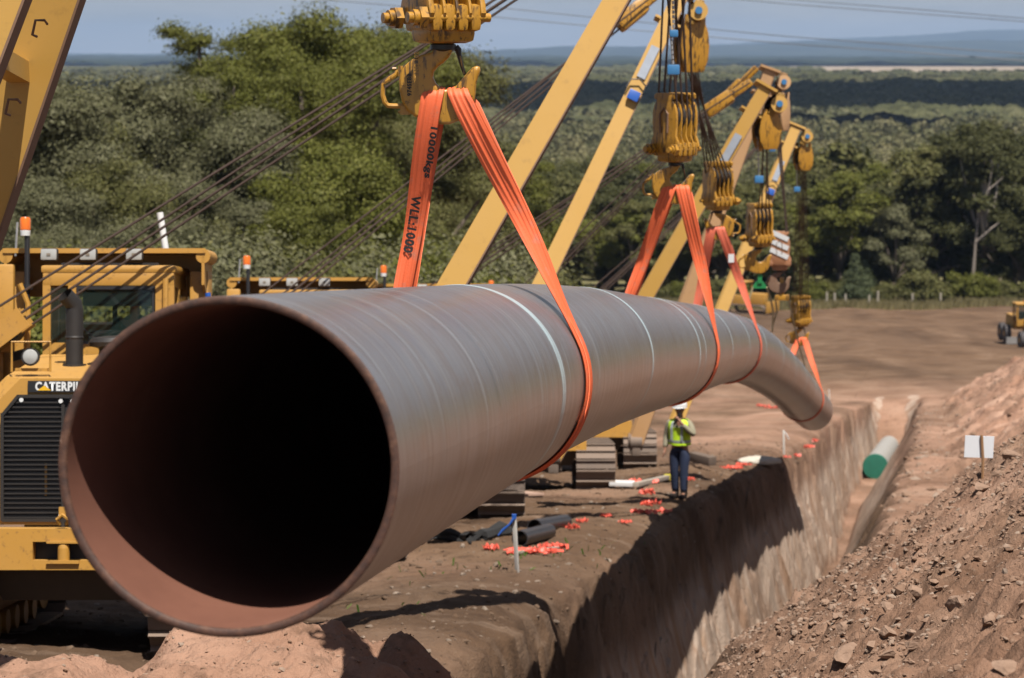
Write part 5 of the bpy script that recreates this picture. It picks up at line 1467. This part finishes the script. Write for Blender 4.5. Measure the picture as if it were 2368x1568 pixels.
op_at = M1.matrix_world @ Vector((.22, 1.28, 1.72))
person(tuple(op_at), 0, 'dark figure of the operator seated behind the windscreen of the first tractor', pose='sit', shirt=DK, vest=False, trousers=DK, helmet=DK)
GREYH = plain('grey_helmet', (.35, .38, .40), .4); RSH = plain('red_cloth', (.62, .05, .03), .8)
q = P(463, 650, 31); person((q.x, 31, q.z - 1.80), .4, 'worker in red shirt and grey helmet just showing above the pipe mouth', pose='stand', shirt=RSH, vest=False, helmet=GREYH)
MB().box((q.x, 31, (q.z - 1.8 + zt(q.x, 31)) / 2 - .03), (.9, .7, max(.1, q.z - 1.86 - zt(q.x, 31))), None, .03)
pf_z = q.z - 1.8
pfm = thing('work_platform', 'yellow steel step platform the red-shirted worker stands on', 'platform', (q.x, 31, zt(q.x, 31)))
hp = pf_z - zt(q.x, 31)
MB().box((0, 0, hp - .03), (1.0, .8, .05)).build('deck', YEL, pfm)
for sx_ in (-1, 1):
    for sy_ in (-1, 1): MB().cyl((sx_ * .42, sy_ * .32, -.15), (sx_ * .42, sy_ * .32, hp - .05), .03, n=8).build('leg', YEL, pfm)
# ------------------------------------------------------------------ stakes, sign, offcuts, tape
WOODW = plain('white_stake_wood', (.66, .63, .58), .8, var=.15, scale=20); WOOD = plain('grey_timber', (.38, .32, .26), .9, var=.25, scale=12); STK = plain('tan_stake', (.35, .19, .09), .8)
def ground_pt(px, py): return place(px, py, 9, 300)
g = ground_pt(1197, 1325); d = g.y
st = thing('survey_stake', 'white survey stake with blue tape at its top before the black pipe offcuts', 'stake', g)
topp = P(1189, 1194, d - .1) - g
MB().beam((0, 0, -.1), topp, .045, .045, bev=.006).build('post', WOODW, st)
MB().tube([topp + Vector((0, -.03, -.02)), topp + Vector((-.06, -.04, -.10)), topp + Vector((-.14, -.02, -.17)), topp + Vector((-.2, -.03, -.24))], [.022, .014, .02, .01], 6).box(topp, (.056, .056, .05)).build('blue_tape', BLUE, st)
g = ground_pt(1813, 1050)
st = thing('survey_stake', 'small white survey stake standing at the trench edge below the far pipe end', 'stake', g)
MB().beam((0, 0, -.1), P(1812, 995, g.y) - g, .06, .05, bev=.006).build('post', WOODW, st)
MB().tube([P(1812, 997, g.y) - g, P(1818, 1003, g.y) - g, P(1824, 1016, g.y) - g], .018, 5).build('ribbon', WHITE, st)
g = ground_pt(1918, 925); g2 = P(1917, 901, g.y)
st = thing('survey_stake', 'tiny white stake beside the lowered end of the pipe', 'stake', g)
MB().beam((0, 0, -.1), g2 - g, .09, .06).build('post', WOODW, st)
g = ground_pt(2272, 1112)
sg_ = thing('sign', 'blank white board on a thin tan stake above the spoil heap crest', 'sign', g)
a, b_ = P(2232, 1009, g.y) - g, P(2298, 1059, g.y) - g
MB().box(((a.x + b_.x) / 2, .02, (a.z + b_.z) / 2), (b_.x - a.x, .012, a.z - b_.z), Matrix.Rotation(math.radians(2), 3, 'Y')).build('board', plain('sign_white', (.80, .82, .86), .4, var=.03), sg_)
MB().tube([(0, 0, -.3), P(2273, 1060, g.y) - g, P(2270, 1006, g.y) - g], .014, 6).build('stake', STK, sg_)
POLY = plain('black_poly_pipe', (.03, .027, .03), .38, var=.3, scale=6)
def offcut(px0, py0, px1, py1, r, label, mat=None):
    a = ground_pt(px0, py0) + Vector((0, 0, r * .75)); b_ = ground_pt(px1, py1) + Vector((0, 0, r * .75))
    u, v = ortho(b_ - a); mb = MB(); n = 28; d = b_ - a
    for p, rr in ((a, r), (b_, r), (b_, r * .9), (a, r * .9)):
        for k in range(n):
            t = 2 * math.pi * k / n; mb.v.append(tuple(p - a + (u * math.cos(t) + v * math.sin(t)) * rr))
    for i in range(4):
        for k in range(n): mb.f.append((i * n + k, i * n + (k + 1) % n, ((i + 1) % 4) * n + (k + 1) % n, ((i + 1) % 4) * n + k))
    o = mb.build('pipe_offcut', mat or POLY); o.location = a
    tag(o, label, 'pipe offcut', 'plastic pipe offcuts')
offcut(1202, 1262, 1268, 1246, .115, 'nearer black plastic pipe offcut, open end beside the blue taped stake')
offcut(1236, 1232, 1306, 1219, .115, 'farther black plastic pipe offcut lying behind the other one')
def clump(px, py, w, h, label, name, cat, mat, group=None, n=7, seed=0):
    rng = random.Random(seed * 13 + px); c = ground_pt(px, py); sc_ = c.y / F
    mb = MB()
    W = w * sc_ / 2; Hh = max(.02, h * sc_ * .28)
    for k in range(n):
        x = rng.uniform(-W, W); ang = rng.uniform(-.5, .5); l_ = W * rng.uniform(.35, .7); q = []
        for j in range(5):
            t = j / 4
            q.append((x + (t - .5) * l_ * 2 * math.cos(ang), rng.uniform(-.3, .3) * min(W, .6) + l_ * math.sin(ang) * (t - .5), abs(rng.gauss(0, 1)) * Hh * .8 + .02))
        ww = rng.uniform(.012, .035)
        for j in range(4):
            a = Vector(q[j]); b_ = Vector(q[j + 1]); s_ = Vector((0, ww * rng.uniform(.6, 1.2), ww * rng.uniform(-.4, 1)))
            mb.add([a - s_, b_ - s_, b_ + s_, a + s_, a - s_ + Vector((0, 0, .008)), b_ - s_ + Vector((0, 0, .008)), b_ + s_ + Vector((0, 0, .008)), a + s_ + Vector((0, 0, .008))], [(3, 2, 1, 0), (4, 5, 6, 7), (0, 1, 5, 4), (1, 2, 6, 5), (2, 3, 7, 6), (3, 0, 4, 7)])
    o = mb.build(name, mat); o.location = c
    return tag(o, label, cat, group)
TAPE = plain('red_orange_tape', (.78, .12, .075), .5, var=.15)
TG = 'scraps of orange barrier tape along the trench'
TP = [(1133, 1273, 30, 20, 'folded orange tape scrap left of the blue taped stake'), (1230, 1280, 90, 16, 'long heap of orange tape in front of the nearer pipe offcut'), (1277, 1270, 50, 22, 'orange tape bunched at the end of the nearer offcut'),
      (1327, 1226, 26, 26, 'orange tape ball just beyond the farther pipe offcut'), (1345, 1210, 20, 8, 'small orange tape scrap behind the farther offcut'), (1400, 1197, 22, 9, 'single orange tape scrap midway to the tape pile'),
      (1445, 1212, 22, 9, 'flat orange tape scrap below the main tape pile'), (1490, 1190, 44, 12, 'orange tape lying flat at the low end of the tape pile'), (1505, 1172, 36, 26, 'crumpled middle of the orange tape pile'),
      (1497, 1145, 34, 32, 'orange tape pile top beneath the white plank end'), (1530, 1186, 36, 12, 'orange tape tail pointing to the trench'), (1490, 1120, 60, 10, 'orange tape draped along the timbers behind the pile'),
      (1598, 1112, 14, 12, 'bit of orange tape right behind the standing man'), (1690, 1085, 40, 8, 'thin orange tape run beside the brown log'), (1722, 1078, 26, 8, 'orange tape scrap between the log and the white bag'),
      (1838, 1058, 20, 10, 'orange tape piece near the small white stake foot'), (1862, 1040, 30, 14, 'orange tape tangle right of the small white stake'), (1880, 1022, 24, 10, 'orange tape scrap farther right along the trench edge'),
      (1790, 945, 40, 8, 'faint orange tape line on the bank below the far pipe end'), (1765, 940, 26, 8, 'left part of the faint orange tape line'), (1815, 1067, 20, 8, 'orange tape scrap left of the small stake foot')]
for i, (a, b_, w, h, l_) in enumerate(TP): clump(a, b_, w, h, l_, 'barrier_tape', 'tape', TAPE, TG, n=7 + w // 5, seed=i)
def plank(px0, py0, px1, py1, w, h, label, mat, name='plank', cap=None):
    a = ground_pt(px0, py0) + Vector((0, 0, h)); b_ = ground_pt(px1, py1) + Vector((0, 0, h))
    o = MB().beam(a - a, b_ - a, w, h, bev=.01).build(name, mat); o.location = a; tag(o, label, 'timber')
    if cap: MB().beam((b_ - a) * .94, (b_ - a) * 1.02, w * 1.15, h * 1.3, bev=.01).build('cap', cap, o)
plank(1408, 1128, 1468, 1130, .22, .09, 'short white painted plank left of the orange tape pile', WHITE)
plank(1470, 1132, 1546, 1113, .12, .09, 'grey timber with a yellow tip leading to the standing man', WOOD, cap=plain('yellow_tip', (.6, .5, .02), .6))
plank(1197, 1285, 1290, 1274, .05, .04, 'thin grey lath lying under the long heap of tape', WOOD, 'lath')
plank(1600, 1075, 1648, 1088, .22, .2, 'brown log lying on the strip right of the standing man', plain('bark_log', (.14, .10, .075), .95), 'log')
plank(1150, 1140, 1240, 1152, .3, .05, 'pinkish slab half buried below the tractor track', plain('slab_pink', (.42, .27, .2), .9), 'slab')
plank(1415, 980, 1430, 1045, .1, .1, 'dusty timber beside the track behind the pipe', WOOD, 'plank') if False else None
c = ground_pt(1756, 1072)
bm = bmesh.new(); bmesh.ops.create_icosphere(bm, subdivisions=3, radius=1)
for v in bm.verts: v.co = Vector((v.co.x * .55, v.co.y * .25, max(-.3, v.co.z) * .14)) * (1 + .1 * math.sin(v.co.x * 9) * math.cos(v.co.y * 7))
me = bpy.data.meshes.new('sandbag'); bm.to_mesh(me); bm.free(); me.materials.append(plain('bag_white', (.55, .5, .42), .9)); o = bpy.data.objects.new('sandbag', me); COL.objects.link(o); o.location = c + Vector((0, 0, .05))
tag(o, 'pale sandbag lying at the trench lip beyond the brown log', 'sandbag')
# spare sacks / black cloth on the ground left of the taped stake
CL = plain('black_cloth', (.012, .011, .011), .9)
c = ground_pt(1060, 1248); mb = MB(); rng_ = random.Random(4)
pts = [ground_pt(975 + 205 * k / 9, 1250 - 6 * math.sin(k * .9) - 8 * k / 9) - c for k in range(10)]
mb.tube([p + Vector((0, 0, .05)) for p in pts], [.03, .09, .07, .10, .05, .08, .11, .09, .16, .05], 7).tube([p + Vector((0, -.25, .03)) for p in pts[:6]], [.02, .05, .04, .06, .04, .02], 6)
o = mb.build('cloth', CL); o.location = c; tag(o, 'strip of black geotextile cloth crumpled along the ground left of the stake', 'cloth')
# ------------------------------------------------------------------ motor grader, distant bulldozer
def wheel(parent, c, r, w):
    t_ = MB().lathe([(r * .6, -w / 2), (r * .95, -w / 2), (r, -w * .3), (r, w * .3), (r * .95, w / 2), (r * .6, w / 2)], c, (1, 0, 0), 26)
    for k in range(20):
        a = 2 * math.pi * k / 20; t_.box((c[0], c[1] + math.cos(a) * r, c[2] + math.sin(a) * r), (w * .9, .05, .05), Matrix.Rotation(a, 3, 'X'))
    wh = t_.build('wheel', plain('tyre', (.075, .065, .065), .8), parent)
    MB().lathe([(.05, -w * .52), (r * .35, -w * .5), (r * .6, -w * .3), (r * .6, w * .3), (r * .35, w * .5), (.05, w * .52)], c, (1, 0, 0), 20).build('rim', YEL, wh)
gx = P(2374, 790, 200)
gz = zt(gx.x, 200)
gd = thing('motor_grader', 'yellow motor grader with amber beacon on the cleared ground at the right edge', 'motor grader', (gx.x, 200, gz), (0, 0, math.radians(4)))
for x in (-1.12, 1.12): wheel(gd, (x, -2.6, .68), .68, .42)
for x in (-1.05, 1.05):
    for y in (2.2, 3.6): wheel(gd, (x, y, .7), .7, .45)
MB().beam((0, -2.8, 1.15), (0, .6, 1.9), .34, .42, bev=.04).box((0, -2.6, .75), (2.0, .24, .22), None, .03).box((0, -2.85, 1.1), (.55, .5, .7), None, .05).beam((-.5, -2.6, .8), (-.15, -2.6, 1.3), .1, .1).beam((.5, -2.6, .8), (.15, -2.6, 1.3), .1, .1).build('front_frame', YEL, gd)
MB().box((0, 3.0, 1.6), (1.2, 2.6, 1.1), None, .08).build('engine_hood', YEL, gd)
gc = MB()
for x in (-.72, .72):
    for y in (.3, 1.5): gc.box((x, y, 2.35), (.1, .1, 1.7))
gc.box((0, .9, 3.25), (1.7, 1.5, .14), None, .04).box((0, .28, 1.75), (1.5, .06, .5)).box((0, .28, 2.35), (.07, .07, 1.3)).build('cab', YEL, gd)
MB().box((0, .34, 2.6), (1.36, .02, 1.1)).box((-.7, .9, 2.5), (.02, 1.1, 1.2)).box((.7, .9, 2.5), (.02, 1.1, 1.2)).build('cab_window', GLASS, gd)
MB().box((0, .9, 2.1), (1.1, .9, .9)).build('cab_interior', BLACK, gd)
MB().lathe([(.11, 0), (.11, .22), (.06, .27)], (.0, .6, 3.32), n=14).build('beacon', AMBER, gd)
MB().beam((-1.9, -.9, .45), (1.9, -.2, .45), .12, .55, up=(0, 0, 1)).build('blade', SHINY, gd)
MB().tube([(.28, -1.4, 2.7), (.3, -1.3, .8)], .08, 10).tube([(-.28, -1.4, 2.5), (-.3, -1.3, .8)], .07, 10).box((.28, -1.3, 2.1), (.22, .2, 1.1), None, .03).build('lift_cylinder', YEL, gd)
MB().add([(.55, -2.95, 2.0), (.95, -2.98, 1.75), (.75, -2.9, 1.5), (.6, -2.95, 1.1), (.42, -2.9, 1.2), (.55, -2.9, 2.0), (.95, -2.93, 1.75), (.75, -2.85, 1.5), (.6, -2.9, 1.1), (.42, -2.85, 1.2)],
         [(4, 3, 2, 1, 0), (5, 6, 7, 8, 9)] + [(i, (i + 1) % 5, 5 + (i + 1) % 5, 5 + i) for i in range(5)]).build('red_flag', TAPE, gd)
MB().cyl((.5, -2.92, .9), (.5, -2.92, 2.1), .02, n=6).build('flag_pole', SHINY, gd)
bx = P(1735, 712, 246)
bd = thing('bulldozer', 'small distant yellow bulldozer seen just over the pipe near the third sling', 'bulldozer', (bx.x, 246, zt(bx.x, 246)), (0, 0, math.radians(60)))
for x in (-.95, .95): track(None, x).build('track', TRACKM, bd)
MB().box((0, -.8, 1.45), (1.0, 1.8, 1.1), None, .06).box((0, .9, 1.3), (1.5, 1.6, 1.0), None, .06).build('body', YEL, bd)
MB().box((0, .9, 3.1), (1.7, 1.7, .12), None, .03).box((-.75, .2, 2.4), (.1, .1, 1.4)).box((.75, .2, 2.4), (.1, .1, 1.4)).box((-.75, 1.6, 2.4), (.1, .1, 1.4)).box((.75, 1.6, 2.4), (.1, .1, 1.4)).build('canopy', YEL, bd)
MB().box((0, -2.4, .75), (3.0, .12, 1.1), None, .04).build('blade', YEL, bd)
# wooden fence posts at the clearing edge
for i, px in enumerate((1912, 1930, 1955, 2010, 2030, 2110, 2175)):
    c = P(px, 690, 263); z = zt(c.x, 263)
    o = MB().cyl((0, 0, -.2), (0, 0, random.uniform(1.2, 1.7)), .13, .11, n=7).build('fence_post', plain('post_wood', (.42, .36, .28), .9) if i == 0 else bpy.data.materials['post_wood']); o.location = (c.x, 263, z)
    tag(o, 'weathered wooden fence post in the grass strip at the far side of the clearing', 'fence post', 'fence posts along the grass strip')
# ------------------------------------------------------------------ overhead lines
WIRE = plain('conductor', (.20, .20, .21), .5)
def wire(pts, d0, d1, r, label):
    n = len(pts); ps = catmull([P(px, py, d0 + (d1 - d0) * i / (n - 1)) for i, (px, py) in enumerate(pts)], 8)
    o = MB().tube([p for p in ps], r, 5).build('power_line', WIRE); tag(o, label, 'power line', 'overhead power lines')
wire([(1500, -32), (1846, 0), (2150, 24), (2420, 47), (2700, 72)], 330, 260, .05, 'uppermost thin power line at the top right of the sky')
wire([(1500, -24), (1775, 5), (2100, 30), (2420, 54), (2700, 80)], 330, 262, .05, 'power line just under the uppermost one at the top right')
wire([(600, -18), (758, 0), (910, 13), (1184, 21 + 22), (1775, 97), (1980, 112), (2500, 150)], 340, 270, .055, 'lowest power line crossing behind the nearest hook block')
wire([(900, -8), (1184, 21), (1500, 53), (1775, 80), (1974, 96), (2420, 128)], 340, 270, .055, 'power line crossing the sky just over the lowest one')
# ------------------------------------------------------------------ light, sky, air, cloud
SUNV = Vector((.16, -.42, 1.0)).normalized()
el = math.asin(SUNV.z); az = math.atan2(SUNV.x, SUNV.y)      # clockwise from +Y
w = bpy.data.worlds.new('World'); sc.world = w; w.use_nodes = True; t = w.node_tree
bg = t.nodes['Background']; sky = t.nodes.new('ShaderNodeTexSky'); sky.sky_type = 'NISHITA'; sky.sun_disc = False
sky.sun_elevation = el; sky.sun_rotation = az; sky.altitude = 300; sky.air_density = 1.0; sky.dust_density = 1.5; sky.ozone_density = 1.0
tc = N(t, 'ShaderNodeTexCoord'); sp = N(t, 'ShaderNodeSeparateXYZ'); t.links.new(tc.outputs['Generated'], sp.inputs[0])
mp = N(t, 'ShaderNodeMapping'); mp.inputs['Scale'].default_value = (2.2, 2.2, 14); t.links.new(tc.outputs['Generated'], mp.inputs[0])
cn = noise(t, mp.outputs[0], 2.2, 6, .6)
mr = N(t, 'ShaderNodeMapRange'); mr.inputs[1].default_value = .0; mr.inputs[2].default_value = .07; mr.inputs[3].default_value = 1.0; mr.inputs[4].default_value = .05; t.links.new(sp.outputs['Z'], mr.inputs[0])
fac = math_(t, 'MULTIPLY', mr.outputs[0], math_(t, 'MULTIPLY_ADD', cn, .9, .5))
cn2 = noise(t, mp.outputs[0], 5.0, 6, .62)
veil = mixc(t, ramp(t, cn2, [(.35, (0, 0, 0)), (.68, (1, 1, 1))]).outputs[0], (6.4, 6.9, 7.7), (8.8, 8.9, 9.1))
t.links.new(mixc(t, fac, sky.outputs[0], veil), bg.inputs[0]); bg.inputs[1].default_value = SKY_S
su = bpy.data.lights.new('sun', 'SUN'); su.energy = SUN_S; su.angle = math.radians(.53); su.color = (1, .955, .88)
so = bpy.data.objects.new('sun', su); COL.objects.link(so); so.rotation_euler = (-SUNV).to_track_quat('-Z', 'Y').to_euler(); so.location = (20, -30, 80)
# unseen cloud, added above the frame to shade a band of the valley
bm = bmesh.new(); bmesh.ops.create_icosphere(bm, subdivisions=4, radius=1)
from mathutils import noise as mn
for v in bm.verts:
    q = v.co.copy(); q *= 1 + .05 * mn.noise(q * 2.5)
    v.co = Vector((q.x * 2600, q.y * 610, q.z * 60))
me = bpy.data.meshes.new('cloud'); bm.to_mesh(me); bm.free(); me.materials.append(plain('cloud_white', (.8, .8, .8), 1))
for p in me.polygons: p.use_smooth = True
o = bpy.data.objects.new('cloud', me); COL.objects.link(o)
ty, hc = 2120, 1300
o.location = (ty * .10 + .16 * (hc + 48), ty - .42 * (hc + 48), hc)
tag(o, 'unseen white cloud above the valley, added to shade a band of the woods', 'cloud', kind='stuff')
if HAZE > 0:
    bm = bmesh.new(); bmesh.ops.create_cube(bm, size=1)
    me = bpy.data.meshes.new('haze')
    x0, x1, y0, y1, z0_, z1 = -11000, 11000, -60, 30500, -60, 300
    for v in bm.verts: v.co = Vector(((x0 + x1) / 2 + v.co.x * (x1 - x0), (y0 + y1) / 2 + v.co.y * (y1 - y0), (z0_ + z1) / 2 + v.co.z * (z1 - z0_)))
    bm.to_mesh(me); bm.free()
    m = bpy.data.materials.new('haze'); m.use_nodes = True; t = m.node_tree; t.nodes.remove(t.nodes['Principled BSDF'])
    pv = t.nodes.new('ShaderNodeVolumePrincipled'); pv.inputs['Color'].default_value = (.37, .50, .71, 1); pv.inputs['Density'].default_value = HAZE; pv.inputs['Anisotropy'].default_value = 0
    t.links.new(pv.outputs[0], t.nodes['Material Output'].inputs['Volume']); me.materials.append(m)
    o = bpy.data.objects.new('haze', me); COL.objects.link(o); tag(o, 'thin blue air over the valley', 'haze', kind='stuff')
sc.view_settings.view_transform = 'Standard'; sc.view_settings.look = 'None'; sc.view_settings.gamma = 1; sc.view_settings.exposure = EXPO
sc.cycles.use_denoising = True; sc.cycles.volume_bounces = 0; sc.cycles.max_bounces = 6; sc.cycles.transparent_max_bounces = 8
sc.cycles.diffuse_bounces = 2; sc.cycles.glossy_bounces = 3
